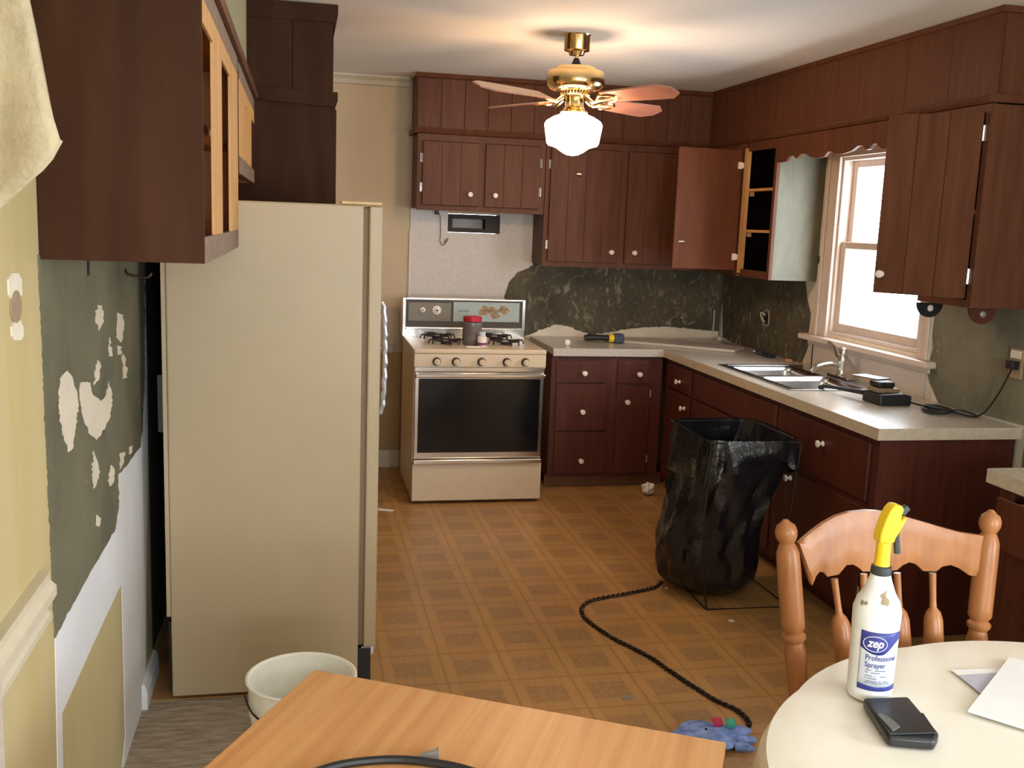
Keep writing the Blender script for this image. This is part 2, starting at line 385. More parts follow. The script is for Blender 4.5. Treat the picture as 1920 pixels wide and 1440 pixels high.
# floor debris left of the range
# --- left wall layers
G = [(69, 478), (270, 486), (270, 700), (266, 800), (262, 838), (240, 868), (220, 889), (221, 947), (215, 991), (198, 1022), (171, 1067), (142, 1120), (101, 1197), (96, 1075), (84, 800), (78, 640)]
G = G[:4]+ragged(G[4:13], 2.2, 5, 4)[:-22]+G[12:] if False else ragged(G, .7, 7, 4)
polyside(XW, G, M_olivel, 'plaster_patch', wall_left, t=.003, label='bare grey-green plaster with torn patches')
W = [(101, 1150), (120, 1080), (150, 1010), (185, 930), (205, 860), (235, 820), (255, 760), (264, 700), (264, 486), (272, 486), (276, 800), (272, 1290), (262, 1345), (243, 1440), (228, 1440), (234, 1380), (227, 1093), (170, 1215), (115, 1338), (117, 1440), (107, 1440)]
polyside(XW, W, M_white, 'white_paint_patch', wall_left, t=.002, label='white wall area where the base cabinet stood')
patches = [
 [(180,572),(188,573),(191,590),(188,608),(182,620),(176,600)],
 [(218,586),(228,590),(230,618),(224,643),(215,632),(217,610)],
 [(203,632),(207,652),(208,668),(202,668),(201,648)],
 [(218,648),(226,650),(224,665),(218,665)],
 [(228,663),(237,690),(235,708),(227,710),(227,690)],
 [(180,675),(186,688),(182,712),(173,722),(174,700)],
 [(122,695),(132,708),(141,735),(142,765),(138,800),(134,835),(124,848),(114,815),(107,765),(107,730),(112,705)],
 [(148,717),(166,718),(168,735),(185,752),(195,742),(202,715),(207,740),(204,780),(195,800),(178,825),(163,812),(152,780),(146,745)],
 [(172,845),(178,862),(184,885),(178,905),(172,916),(168,880)],
 [(205,872),(212,882),(210,903),(203,912),(200,890)],
 [(222,850),(232,848),(229,868),(222,880)],
 [(178,965),(186,972),(182,988),(176,985)],
 [(240,838),(246,835),(245,848),(240,852)]]
for qi, q in enumerate(patches): polyside(XW, ragged(q, 1.2, 5, qi+20), M_torn, 'torn_patch', wall_left, t=.002, base=.003)
# covered wall plate ring with hole, yellow part
for (x0, y0, x1, y1) in ((13, 512, 38, 560), (19, 600, 41, 638)):
    polyside(XW, [(x0, y0+12), (x0+6, y0), (x1-6, y0), (x1, y0+12), (x1+1, y1-8), (x1-4, y1), (x0+5, y1), (x0+1, y1-8)], M_ceramic, 'wall_filler', wall_left, t=.003)
polyside(XW, [(27+10*math.cos(a*math.pi/8), 575+31*math.sin(a*math.pi/8)) for a in range(16)], M_outlet, 'wall_hole', wall_left, t=.004, label='brownish patched hole')
# crack under the cabinet
polyside(XW, [(160, 488), (165, 488), (165, 515), (161, 518)], M_dark, 'plaster_crack', wall_left, t=.001, base=.003)
# chair rail on the left wall and door casing nearest the camera
yA, yB = -4.53, -4.93
obj('trim_3', MB().prism('y', [(XW, .935), (XW+.022, .935), (XW+.022, .918), (XW+.034, .905), (XW+.034, .885), (XW+.016, .875), (XW+.016, .852), (XW+.022, .845), (XW+.022, .832), (XW+.008, .825), (XW+.008, .808), (XW, .808)], yA, yB), M_trim, kind='structure')
obj('trim_4', MB().box(XW, XW+.04, -5.06, -4.945, 0, 2.2), M_lam, kind='structure')
obj('baseboard_left', MB().prism('y', [(XW, 0), (XW+.02, 0), (XW+.02, .06), (XW+.012, .09), (XW, .09)], -3.30, -3.02), M_white, kind='structure')
# dark gap behind the refrigerator: its shade painted as a flat strip on the wall
obj('gap_shade_strip', MB().box(XW+.0002, XW+.004, at('x', XW, 279, 900).y, -2.3, .1, 1.79), M_dark, wall_left, label='dark strip painted as the shade in the gap behind the refrigerator')

# --- right wall plaster and panels
obj('torn_backing', MB().box(-.0035, -.0002, wy1, -1.19, .9, 2.2).box(-.0035, -.0002, -2.57, wy0, .9, 2.2).box(-.0035, -.0002, wy0, wy1, .9, wz0), M_torn, wall_right)
WL = MB().box(-.005, -.0002, -2.48, -1.27, .90, 1.07)
obj('laminate_panel', WL, M_lam, wall_right, label='cream laminate splash panel under the window')
for yy in (-1.34, -2.43): obj('panel_joint', MB().box(-.008, -.005, yy-.004, yy+.004, .915, 1.06), M_wire if yy > -2 else M_steel, wall_right)
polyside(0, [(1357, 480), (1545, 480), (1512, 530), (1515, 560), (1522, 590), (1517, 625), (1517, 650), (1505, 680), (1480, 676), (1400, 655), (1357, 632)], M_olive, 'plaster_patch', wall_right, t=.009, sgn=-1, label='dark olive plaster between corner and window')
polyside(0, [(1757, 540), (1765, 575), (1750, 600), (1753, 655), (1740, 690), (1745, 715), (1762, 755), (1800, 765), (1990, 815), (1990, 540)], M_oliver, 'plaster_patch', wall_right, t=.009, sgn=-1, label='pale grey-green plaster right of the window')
obj('green_wall_strip', MB().box(-.004, -.0002, -3.6, -3.125, .1, 2.4), M_oliver, wall_right)
# torn hole in the plaster (junction box without cover)
jb = thing('open_junction_box', 'torn plaster hole with wires above the worktop left of window', 'wall box', (0, -.95, 1.15))
p = at('x', -.012, 1436, 597)
obj('box_hole', MB().box(-.016, -.0095, p.y-.03, p.y+.02, p.z-.03, p.z+.03), M_dark, jb)
obj('wire_end', MB().tube(smooth_path([(-.012, p.y, p.z+.02), (-.04, p.y+.02, p.z+.035), (-.05, p.y-.02, p.z), (-.03, p.y-.03, p.z-.02)], 4), .004, 6), M_torn, jb, True)
obj('torn_rim', MB().tube(smooth_path([(-.013, p.y-.04, p.z-.04), (-.013, p.y+.03, p.z-.035), (-.014, p.y+.03, p.z+.04), (-.013, p.y-.035, p.z+.045)], 4, True), .006, 6, True), M_outlet, jb, True)

# --- kitchen window
w1 = thing('window_1', None, None, (0, -1.92, 1.1), kind='structure')
cz1 = 2.21
obj('window_frame', MB().box(-.022, -.001, wy1, wy1+.11, wz0-.02, cz1).box(-.022, -.001, wy0-.10, wy0, wz0-.02, cz1).box(-.022, -.001, wy0, wy1, wz1, cz1), M_wtrim, w1, bevel=.004)
obj('window_frame', MB().box(-.034, -.022, wy1+.085, wy1+.11, wz0-.02, cz1).box(-.034, -.022, wy0-.10, wy0-.075, wz0-.02, cz1), M_wtrim, w1, bevel=.004)
obj('window_jamb', MB().box(-.001, .13, wy1-.018, wy1-.001, wz0, wz1).box(-.001, .13, wy0+.001, wy0+.018, wz0, wz1).box(-.001, .13, wy0+.018, wy1-.018, wz1-.018, wz1-.001).box(-.001, .13, wy0+.018, wy1-.018, wz0+.001, wz0+.018), M_wtrim, w1)
obj('window_sill', MB().box(-.065, -.001, -2.50, -1.255, 1.068, 1.10), M_wtrim, w1, bevel=.008)
obj('window_apron', MB().box(-.016, -.006, -2.46, -1.29, 1.04, 1.067), M_wtrim, w1, bevel=.003)
ms = 1.62
def sash(z0, z1, x0, x1, fw, name):
    y0, y1 = wy0+.02, wy1-.02
    s_ = obj(name, MB().box(x0, x1, y0, y0+fw, z0, z1).box(x0, x1, y1-fw, y1, z0, z1).box(x0, x1, y0+fw, y1-fw, z0, z0+fw).box(x0, x1, y0+fw, y1-fw, z1-fw*.8, z1), M_wtrim, w1, bevel=.004)
    obj('pane', MB().box((x0+x1)/2-.002, (x0+x1)/2+.002, y0+fw, y1-fw, z0+fw, z1-fw*.8), M_glass, s_)
sash(wz0+.02, ms+.02, .02, .05, .048, 'lower_sash'); sash(ms-.02, wz1-.02, .055, .085, .045, 'upper_sash')
obj('sash_lock', MB().box(.008, .02, -1.95, -1.89, ms+.02, ms+.032).box(.01, .022, -1.93, -1.91, ms+.032, ms+.045), M_wtrim, w1)
# dining room windows out of frame
w2 = thing('window_2', None, None, (0, -6.55, .65), kind='structure')
obj('window_frame', MB().box(-.02, -.001, dy0-.09, dy0, dz0-.09, dz1+.09).box(-.02, -.001, dy1, dy1+.09, dz0-.09, dz1+.09).box(-.02, -.001, dy0, dy1, dz1, dz1+.09).box(-.02, -.001, dy0, dy1, dz0-.09, dz0), M_trim, w2)
s_ = obj('sash', MB().box(.03, .07, dy0+.001, dy0+.05, dz0+.001, dz1-.001).box(.03, .07, dy1-.05, dy1-.001, dz0+.001, dz1-.001).box(.03, .07, dy0+.05, dy1-.05, dz0+.001, dz0+.05).box(.03, .07, dy0+.05, dy1-.05, dz1-.05, dz1-.001), M_trim, w2)
obj('pane', MB().box(.048, .052, dy0+.05, dy1-.05, dz0+.05, dz1-.05), M_glass, s_)
w3 = thing('window_3', None, None, (-2, YR, .85), kind='structure')
obj('window_frame', MB().box(rx0-.09, rx0, YR+.001, YR+.02, rz0-.09, rz1+.09).box(rx1, rx1+.09, YR+.001, YR+.02, rz0-.09, rz1+.09).box(rx0, rx1, YR+.001, YR+.02, rz1, rz1+.09).box(rx0, rx1, YR+.001, YR+.02, rz0-.09, rz0), M_trim, w3)
s_ = obj('sash', MB().box(rx0+.001, rx0+.05, YR-.07, YR-.03, rz0+.001, rz1-.001).box(rx1-.05, rx1-.001, YR-.07, YR-.03, rz0+.001, rz1-.001).box(rx0+.05, rx1-.05, YR-.07, YR-.03, rz0+.001, rz0+.05).box(rx0+.05, rx1-.05, YR-.07, YR-.03, rz1-.05, rz1-.001), M_trim, w3)
obj('pane', MB().box(rx0+.05, rx1-.05, YR-.052, YR-.048, rz0+.05, rz1-.05), M_glass, s_)

# ================================================================== SOFFITS
TZ = 2.215
def planks_y(parent, x0, x1, z0, z1, yf, n, mat, t=.008, gap=.003):
    """boards on a face looking to -y; front face at yf-t"""
    wd = (x1-x0)/n
    for i in range(n): obj('plank', MB().box(x0+i*wd+gap/2, x0+(i+1)*wd-gap/2, yf-t, yf, z0, z1), mat, parent, bevel=.0015)
def planks_x(parent, y0, y1, z0, z1, xf, n, mat, t=.008, gap=.003, sgn=-1):
    wd = (y1-y0)/n
    for i in range(n): obj('plank', MB().box(xf, xf+sgn*t, y0+i*wd+gap/2, y0+(i+1)*wd-gap/2, z0, z1), mat, parent, bevel=.0015)
sb = obj('trim_5', MB().box(-2.235, -.001, -.290, -.001, TZ, H-.001), M_brown, kind='structure')
planks_y(sb, -2.235, -.302, TZ+.001, H-.03, -.2905, 13, M_brown)
obj('crown_strip', MB().prism('x', [(-.2985, H-.001), (-.325, H-.001), (-.312, H-.022), (-.2985, H-.028)], -2.25, -.30), M_brown, sb)
obj('bottom_moulding', MB().prism('x', [(-.2985, TZ+.024), (-.318, TZ+.022), (-.325, TZ+.008), (-.312, TZ-.008), (-.2985, TZ-.012)], -2.25, -.30), M_brown, sb)
obj('side_moulding', MB().box(-2.252, -2.2355, -.29, -.001, TZ-.008, TZ+.022), M_brown, sb)
sr = obj('trim_6', MB().box(-.290, -.001, -3.098, -.2915, TZ, H-.001), M_brown, kind='structure')
planks_x(sr, -3.098, -.325, TZ+.024, H-.022, -.2905, 9, M_brown, t=.006, gap=.002)
obj('crown_strip', MB().prism('y', [(-.2965, H-.001), (-.315, H-.001), (-.305, H-.02), (-.2965, H-.024)], -3.11, -.335), M_brown, sr)
obj('bottom_moulding', MB().prism('y', [(-.2965, TZ+.024), (-.313, TZ+.022), (-.322, TZ+.006), (-.312, TZ-.008), (-.2965, TZ-.012)], -3.11, -.335), M_brown, sr)
obj('end_moulding', MB().box(-.322, -.001, -3.114, -3.0985, TZ-.008, TZ+.022).box(-.315, -.001, -3.112, -3.0985, H-.024, H-.001), M_brown, sr)

# ================================================================== CABINET HELPERS
def knob(parent, x, y, z, ax='-y'):
    d = {'-y': Vector((0, -1, 0)), '-x': Vector((-1, 0, 0))}[ax] if isinstance(ax, str) else Vector(ax)
    k = obj('knob', MB().lathe([(.013, 0), (.012, .003), (.006, .006), (.006, .016), (.012, .019), (.0165, .024), (.0155, .030), (.009, .033), (.0035, .0335)], (x, y, z), tilt=d, seg=16), M_knob, parent, True)
    return k
def hinge(parent, x, y, z0, z1, ax='y'):
    if ax == 'y': mb = MB().box(x-.006, x+.006, y-.006, y, z0, z1).lathe([(.004, 0), (.004, z1-z0)], (x, y-.006, z0), seg=8)
    else: mb = MB().box(x-.006, x, y-.006, y+.006, z0, z1).lathe([(.004, 0), (.004, z1-z0)], (x-.006, y, z0), seg=8)
    obj('hinge', mb, M_chrome, parent)
def door_y(cab, x0, x1, z0, z1, yf, n, mat, kn=None, hg=None, name='door'):
    d = obj(name, MB().box(x0, x1, yf-.012, yf-.001, z0, z1), mat, cab, bevel=.003)
    if n: planks_y(d, x0+.001, x1-.001, z0+.001, z1-.001, yf-.0122, n, mat, t=.005)
    if kn: knob(d, kn[0], yf-.0172, kn[1])
    if hg is not None:
        for z in (z0+.08, z1-.13): hinge(d, hg, yf-.001, z, z+.055)
    return d

# --- wall cabinet over the range
YF = -.305; TC = TZ-.013
c1 = thing('wall_cabinet', 'short dark two-door wall cabinet above the range', 'cabinet', (-1.82, 0, 1.735), 'dark brown wall cabinets')
obj('carcass', MB().box(-2.228, -1.409, YF+.02, -.007, 1.745, TC), M_brown, c1)
ff = MB().box(-2.228, -2.195, YF, YF+.02, 1.735, TC).box(-1.445, -1.409, YF, YF+.02, 1.735, TC).box(-2.195, -1.445, YF, YF+.02, 1.735, 1.765).box(-2.195, -1.445, YF, YF+.02, 2.162, TC).box(-1.838, -1.798, YF, YF+.02, 1.765, 2.162)
obj('face_frame', ff, M_brown, c1)
door_y(c1, -2.198, -1.836, 1.768, 2.158, YF, 3, M_brown, (-1.896, 1.841), -2.203)
door_y(c1, -1.800, -1.444, 1.768, 2.158, YF, 3, M_brown, (-1.735, 1.841), -1.439)
# --- tall wall cabinet
ZB = 1.405
c2 = thing('wall_cabinet', 'tall dark two-door wall cabinet between range and corner', 'cabinet', (-.95, 0, ZB), 'dark brown wall cabinets')
obj('carcass', MB().box(-1.405, -.325, YF+.02, -.011, ZB+.012, TC), M_brown, c2)
obj('face_frame', MB().box(-1.405, -1.375, YF, YF+.02, ZB, TC).box(-.50, -.325, YF, YF+.02, ZB, TC).box(-1.375, -.50, YF, YF+.02, ZB, ZB+.035).box(-1.375, -.50, YF, YF+.02, 2.162, TC).box(-.898, -.855, YF, YF+.02, ZB+.035, 2.162), M_brown, c2)
door_y(c2, -1.374, -.900, ZB+.033, 2.158, YF, 4, M_brown, (-.948, 1.509), -1.379)
door_y(c2, -.852, -.48, ZB+.033, 2.158, YF, 3, M_brown, (-.790, 1.510))
# --- corner wall cabinet, doorless opening with shelves
yE = -1.316
c3 = thing('wall_cabinet', 'dark corner wall cabinet with its door swung open and bare shelves', 'cabinet', (-.15, -.8, ZB), 'dark brown wall cabinets')
XF = -.31
obj('side_panel', MB().box(XF+.02, -.011, yE, yE+.012, ZB, TC), mottled('greenish_worn_side_panel', [(.25, (.085, .085, .055)), (.5, (.13, .125, .08)), (.75, (.19, .17, .10))], (2.5, 2.5, 1), 3, .5, 4), c3, label='greenish grey end panel beside the window')
obj('carcass', MB().box(XF+.02, -.011, yE+.013, -.335, ZB, ZB+.012).box(XF+.02, -.011, yE+.013, -.335, TC-.012, TC).box(-.020, -.011, yE+.013, -.335, ZB+.013, TC-.013).box(XF+.02, -.021, -.345, -.335, ZB+.013, TC-.013), M_brown2, c3)
yo0, yo1 = -1.285, -.935
obj('face_frame', MB().box(XF, XF+.02, yE, yo0, ZB, TC).box(XF, XF+.02, -.885, -.335, ZB, TC).box(XF, XF+.02, yo0, yo1, ZB, ZB+.045).box(XF, XF+.02, yo0, yo1, 2.15, TC), M_brown, c3)
obj('hinge_stile', MB().box(XF-.001, XF+.02, yo1, -.886, ZB+.02, 2.17), M_pine, c3, label='raw pine stile at the open door')
for z in (1.672, 1.915): obj('shelf', MB().box(XF+.03, -.022, yE+.014, -.36, z, z+.016), M_brown2, c3); obj('shelf_edge', MB().box(XF+.021, XF+.029, yo0, yo1, z, z+.016), M_pine, c3)
for z in (1.645, 1.888): obj('shelf_cleat', MB().box(XF+.03, XF+.06, yo1+.01, yo1+.03, z, z+.026), M_pine, c3)
od = obj('door', MB().box(-.728, -.3185, -.872, -.858, 1.44, 2.162), M_inside, c3, bevel=.002, label='open door showing its reddish inner side')
for z in (1.50, 2.05): obj('hinge', MB().box(-.345, -.318, -.877, -.8725, z, z+.04).box(-.3184, -.312, -.884, -.862, z+.004, z+.036), M_knob, od)
knob(od, -.69, -.857, 1.52, (0, 1, 0))
obj('catch_plate', MB().box(-.735+.04, -.72+.06, -.874, -.8723, 1.60, 1.606), M_knob, od)
# --- valance over the window
vp = [(612,345),(645,340),(665,312),(685,310),(700,325),(725,300),(750,300),(775,318),(810,322),(845,315),(862,290),(880,288),(905,302),(940,300),(985,285),(1020,258),(1045,258),(1060,280),(1080,275),(1095,250),(1115,248),(1135,268),(1160,278),(1190,270)]
vq = [at('x', XF, 1240+a/2.769, 180+b/2.769) for a, b in vp]
pts = [(yE-.001, TC), (yE-.001, vq[0].z)]+[(v.y, v.z) for v in vq[1:]]+[(-2.50, 2.085), (-2.56, 2.10), (-2.62, 2.085), (-2.70, 2.075), (-2.743, 2.075), (-2.743, TC)]
dn = []
for i in range(len(pts)): dn.append(pts[i])
v_ = obj('window_valance', MB().prism('x', dn, XF, XF+.018), M_brown, bevel=.001, label='dark brown valance board with scalloped lower edge over the window', cat='valance')
# --- right wall cabinet with ajar door
c4 = thing('wall_cabinet', 'dark wall cabinet right of the window with its door ajar', 'cabinet', (-.15, -2.92, ZB), 'dark brown wall cabinets')
y0, y1 = -3.098, -2.745
obj('carcass', MB().box(XF+.02, -.011, y0, y0+.012, ZB, TC).box(XF+.02, -.011, y1-.012, y1, ZB, TC).box(XF+.02, -.011, y0+.012, y1-.012, ZB, ZB+.012).box(XF+.02, -.011, y0+.012, y1-.012, TC-.012, TC).box(-.02, -.011, y0+.012, y1-.012, ZB+.012, TC-.012), M_brown, c4)
obj('face_frame', MB().box(XF, XF+.02, y0, y0+.03, ZB, TC).box(XF, XF+.02, y1-.03, y1, ZB, TC).box(XF, XF+.02, y0+.03, y1-.03, ZB, ZB+.03).box(XF, XF+.02, y0+.03, y1-.03, 2.17, TC), M_brown, c4)
obj('shelf', MB().box(XF+.021, -.021, y0+.013, y1-.013, 1.78, 1.796), M_pine, c4)
hp = Vector((XF-.008, -3.072, 0)); ang = 40
# door modelled closed along +y then turned about its hinge
d = obj('door', MB().box(hp.x-.012, hp.x, hp.y, hp.y+.365, 1.44, 2.172).rot(ang, hp), M_brown, c4, bevel=.003)
wd = .365/3
for i in range(3): obj('plank', MB().box(hp.x-.018, hp.x-.0125, hp.y+i*wd+.0015, hp.y+(i+1)*wd-.0015, 1.441, 2.171).rot(ang, hp), M_brown, d)
kd = Vector((-math.cos(math.radians(ang)), -math.sin(math.radians(ang)), 0)); kp = Matrix.Rotation(math.radians(ang), 4, 'Z') @ Vector((-.018, .335, 0))
knob(d, hp.x+kp.x, hp.y+kp.y, 1.52, kd)
for z in (1.50, 2.06): obj('hinge', MB().lathe([(.006, 0), (.006, .06)], (hp.x-.004, hp.y-.007, z), seg=8).box(hp.x-.003, hp.x+.007, hp.y-.016, hp.y-.002, z, z+.06), M_chrome, c4)
# paper towel brackets
for i, (yy, xx, mm) in enumerate(((-2.80, -.285, M_black), (-3.075, -.235, M_brown2))):
    t = thing('towel_bracket', ('black' if i == 0 else 'brown')+' round towel holder bracket under the right wall cabinet, '+('by the window' if i == 0 else 'nearer the viewer'), 'bracket', (xx, yy, ZB), 'paper towel holder brackets')
    pr = [(.062*math.cos(a*math.pi/14), .062*math.sin(a*math.pi/14)) for a in range(-14, 1)]
    obj('disc', MB().prism('y', [(xx+a*1.0, ZB-.003+b*1.02) for a, b in pr], yy-.006, yy+.006), mm, t)
    obj('hub', MB().lathe([(.014, 0), (.014, .004), (.006, .010)], (xx, yy-.006, ZB-.026), ax='-y', seg=12), M_knob if i == 0 else M_duct, t, True)

# ================================================================== BASE CABINETS
YB = -.64; KZ = .085; TB = .872
b1 = thing('base_cabinet', 'dark base cabinet with drawers between range and corner', 'cabinet', (-1.0, -.3, 0), 'dark base cabinets')
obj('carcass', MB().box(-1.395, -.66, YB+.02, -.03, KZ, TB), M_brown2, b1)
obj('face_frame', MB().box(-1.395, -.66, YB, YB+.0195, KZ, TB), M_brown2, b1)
obj('toe_kick', MB().box(-1.395, -.60, -.575, -.56, .004, KZ-.001), plain('toe_kick_board', (.20, .08, .035), .6), b1)
def drawer_y(cab, x0, x1, z0, z1, kx, kz, name='drawer'):
    d = obj(name, MB().box(x0, x1, YB-.013, YB-.0005, z0, z1), M_brown2, cab, bevel=.003); knob(d, kx, YB-.013, kz); return d
drawer_y(b1, -1.365, -1.038, .694, .834, -1.186, .757)
drawer_y(b1, -1.362, -1.030, .386, .684, -1.187, .509)
drawer_y(b1, -1.358, -1.022, .105, .372, -1.182, .190)
drawer_y(b1, -.960, -.745, .690, .836, -.821, .752)
d = obj('door', MB().box(-.960, -.740, YB-.013, YB-.0005, .105, .680), M_brown2, b1, bevel=.003); knob(d, -.892, YB-.013, .572)
for z in (.17, .60): hinge(d, -.734, YB-.0005, z, z+.05)
XB = -.64
b2 = thing('base_cabinet', 'long dark base cabinet run under the sink with plain end panel', 'cabinet', (-.3, -1.9, 0), 'dark base cabinets')
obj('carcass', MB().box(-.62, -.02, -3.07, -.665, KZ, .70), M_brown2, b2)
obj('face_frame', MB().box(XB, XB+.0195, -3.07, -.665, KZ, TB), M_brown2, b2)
obj('end_panel', MB().box(XB, -.012, -3.082, -3.0705, .004, TB), M_brown2, b2, label='plain reddish brown end panel')
obj('toe_kick', MB().box(-.575, -.56, -3.07, -.60, .004, KZ-.001), M_brown2, b2)
def front_x(cab, y0, y1, z0, z1, ky=None, kz=None, name='drawer', hg=None):
    d = obj(name, MB().box(XB-.013, XB-.0005, y0, y1, z0, z1), M_brown2, cab, bevel=.003)
    if ky is not None: knob(d, XB-.013, ky, kz, '-x')
    if hg is not None:
        for z in (z0+.07, z1-.12): hinge(d, XB-.0005, hg, z, z+.05, 'x')
    return d
front_x(b2, -1.10, -.735, .690, .836, -.93, .748)
front_x(b2, -1.10, -.735, .105, .675, -1.03, .60, 'door', -.728)
front_x(b2, -2.20, -1.15, .690, .836, None, None, 'false_drawer_front')
front_x(b2, -1.665, -1.15, .105, .675, -1.60, .60, 'door')
front_x(b2, -2.20, -1.675, .105, .675, -1.74, .60, 'door')
front_x(b2, -3.03, -2.34, .590, .836, -2.665, .752)
front_x(b2, -3.03, -2.34, .105, .560, -2.40, .525, 'door', -3.037)

# worktop (L shape) with the sink cut-out
sx0, sx1, sy0, sy1 = -.565, -.065, -2.19, -1.37
tz0, tz1 = .874, .914
CD = -.668
wt = thing('worktop', 'L-shaped speckled cream laminate worktop', 'worktop', (-.6, -1.5, tz0))
slab = MB().box(-1.395, CD, CD, -.0095, tz0, tz1).box(CD, -.0095, sy1, -.0095, tz0, tz1).box(CD, sx0, sy0, sy1, tz0, tz1).box(sx1, -.0095, sy0, sy1, tz0, tz1).box(CD, -.0095, -3.108, sy0, tz0, tz1)
obj('top', slab, M_worktop, wt)
obj('front_edge', MB().box(-1.395, CD-.002, CD-.002, CD-.0003, tz0-.008, tz1-.0015), M_worktop, wt)
obj('front_edge', MB().box(CD-.002, CD-.0003, -3.110, CD-.002, tz0-.008, tz1-.0015).box(CD, -.0095, -3.111, -3.1085, tz0-.008, tz1-.0015), M_edge, wt)

# second worktop and cabinet at the right edge
b3 = thing('base_cabinet', 'dark base cabinet at the right edge with a drawer pulled open', 'cabinet', (-.3, -4.2, 0), 'dark base cabinets')
obj('carcass', MB().box(-.60, -.02, -4.75, -3.78, KZ, .70).box(-.60, -.02, -3.80, -3.78, .7, .868), M_brown2, b3)
obj('face_frame', MB().box(-.625, -.605, -3.83, -3.78, KZ, .868).box(-.625, -.605, -4.75, -3.83, KZ, .665).box(-.625, -.605, -4.75, -3.83, .85, .868), M_brown2, b3)
dw = obj('drawer', MB().box(-.70, -.685, -4.72, -3.86, .68, .845), M_brown2, b3, bevel=.003)
obj('drawer_side', MB().box(-.684, -.30, -3.885, -3.87, .69, .82), M_pine, dw)
obj('door', MB().box(-.64, -.626, -4.72, -3.86, .11, .655), M_brown2, b3, bevel=.003)
obj('toe_kick', MB().box(-.56, -.545, -4.75, -3.78, .004, KZ-.001), M_brown2, b3)
wt2 = thing('worktop', 'short cream laminate worktop at the right edge behind the chair', 'worktop', (-.3, -4.2, tz0))
obj('top', MB().box(-.66, -.005, -4.78, -3.752, tz0, tz1), M_worktop, wt2)
obj('front_edge', MB().box(-.662, -.6603, -4.78, -3.750, tz0-.008, tz1-.0015).box(-.662, -.005, -3.7515, -3.75, tz0-.008, tz1-.0015), M_edge, wt2)

# ================================================================== LEFT CABINETS
XL = -3.135; LB = 1.563; LT = 2.12
def left_cab(name, label, y0, y1, zb, stiles, shelf):
    c = thing(name, label, 'cabinet', (XW+.15, (y0+y1)/2, zb), 'open left wall cabinets')
    obj('end_panel', MB().box(XW+.003, XL-.002, y0, y0+.014, zb, LT), M_panel, c, label='dark brown end panel' if zb < 1.6 else None)
    obj('carcass', MB().box(XW+.008, XW+.016, y0+.015, y1-.013, zb+.03, LT-.02).box(XW+.017, XL-.022, y1-.012, y1, zb, LT).box(XW+.017, XL-.022, y0+.015, y1-.013, zb+.02, zb+.032).box(XW+.017, XL-.022, y0+.015, y1-.013, LT-.019, LT), M_pinei, c)
    for z in shelf: obj('shelf', MB().box(XW+.017, XL-.03, y0+.015, y1-.013, z, z+.016), M_pinei, c)
    obj('bottom_rail', MB().box(XL-.012, XL, y0+.015, y1, zb, zb+.055), M_greyrail, c)
    obj('top_rail', MB().box(XL-.02, XL, y0+.015, y1, LT-.02, LT+.03), M_greyrail, c)
    obj('top_rail', MB().box(XL-.006, XL, y0+.015, y1, LT-.07, LT-.0205), M_pine, c)
    for a, b_ in stiles: obj('stile', MB().box(XL-.006, XL, a, b_, zb+.0555, LT-.0705), M_pine, c)
    return c
left_cab('wall_cabinet', 'large doorless wall cabinet nearest the camera, brown end panel, orange pine frame', -4.431, -3.27, LB, [(-4.19, -3.93), (-3.62, -3.27)], [1.86])
left_cab('wall_cabinet', 'small doorless wall cabinet above the refrigerator with raw pine stiles', -3.2, -2.10, 1.80, [(-3.19, -2.80), (-2.72, -2.36)], [1.98])
# soffit face above them (pale green) and moulding
s3 = obj('trim_7', MB().box(XW+.001, XL-.03, -4.7, -2.10, LT+.04, H-.001), plain('pale_green_soffit_paint', (.34, .33, .20), .8), kind='structure')
obj('moulding', MB().prism('y', [(XL-.029, LT+.085), (XL-.005, LT+.08), (XL+.018, LT+.05), (XL+.012, LT+.033), (XL-.029, LT+.033)], -4.7, -2.10), M_brown, s3)
# tall panel cabinet behind the refrigerator
pc = thing('pantry_cabinet', 'tall dark brown pantry cabinet rising behind the refrigerator', 'cabinet', (-3.1, -1.75, 0))
px0, px1, py0, py1 = XW+.003, -2.803, -2.08, -1.45
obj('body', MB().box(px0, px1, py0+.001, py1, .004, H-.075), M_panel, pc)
obj('soffit_board', MB().box(px0, px1-.175, py0-.010, py0, TZ-.02, H-.02), M_panel, pc)
obj('soffit_board', MB().box(px1-.172, px1, py0-.010, py0, TZ-.02, H-.02), M_panel, pc)
obj('crown_moulding', MB().prism('y', [(px0, H-.075), (px1, H-.074), (px1+.004, H-.11), (px1+.018, H-.04), (px1+.018, H-.002), (px0, H-.002)], py0-.018, py1), M_panel, pc)
obj('moulding', MB().prism('y', [(px0, TZ-.045), (px1, TZ-.075), (px1+.018, TZ-.035), (px1+.02, TZ-.012), (px0, TZ-.008)], py0-.028, py0-.0102), M_panel, pc)
obj('side_moulding', MB().box(px1+.0005, px1+.02, py0-.01, py1, TZ-.045, TZ-.012), M_panel, pc)
obj('door', MB().box(px1, px1+.016, py0+.02, py1-.02, .12, TZ-.08), M_panel, pc)
# hook on the wall
hk = [at('x', XW+.006, 241, 504), at('x', XW+.01, 250, 514), at('x', XW+.02, 265, 519)]
hp_ = [Vector((XW+.004, -3.44, 1.492)), Vector((XW+.012, -3.43, 1.476)), Vector((XW+.035, -3.42, 1.470)), Vector((XW+.065, -3.42, 1.468)), Vector((XW+.078, -3.42, 1.480))]
obj('cable_hook', MB().tube(smooth_path(hp_, 5), .004, 6), M_wire, smooth=True, label='small dark bent cable hook poking from the plaster beside the refrigerator', cat='hook')
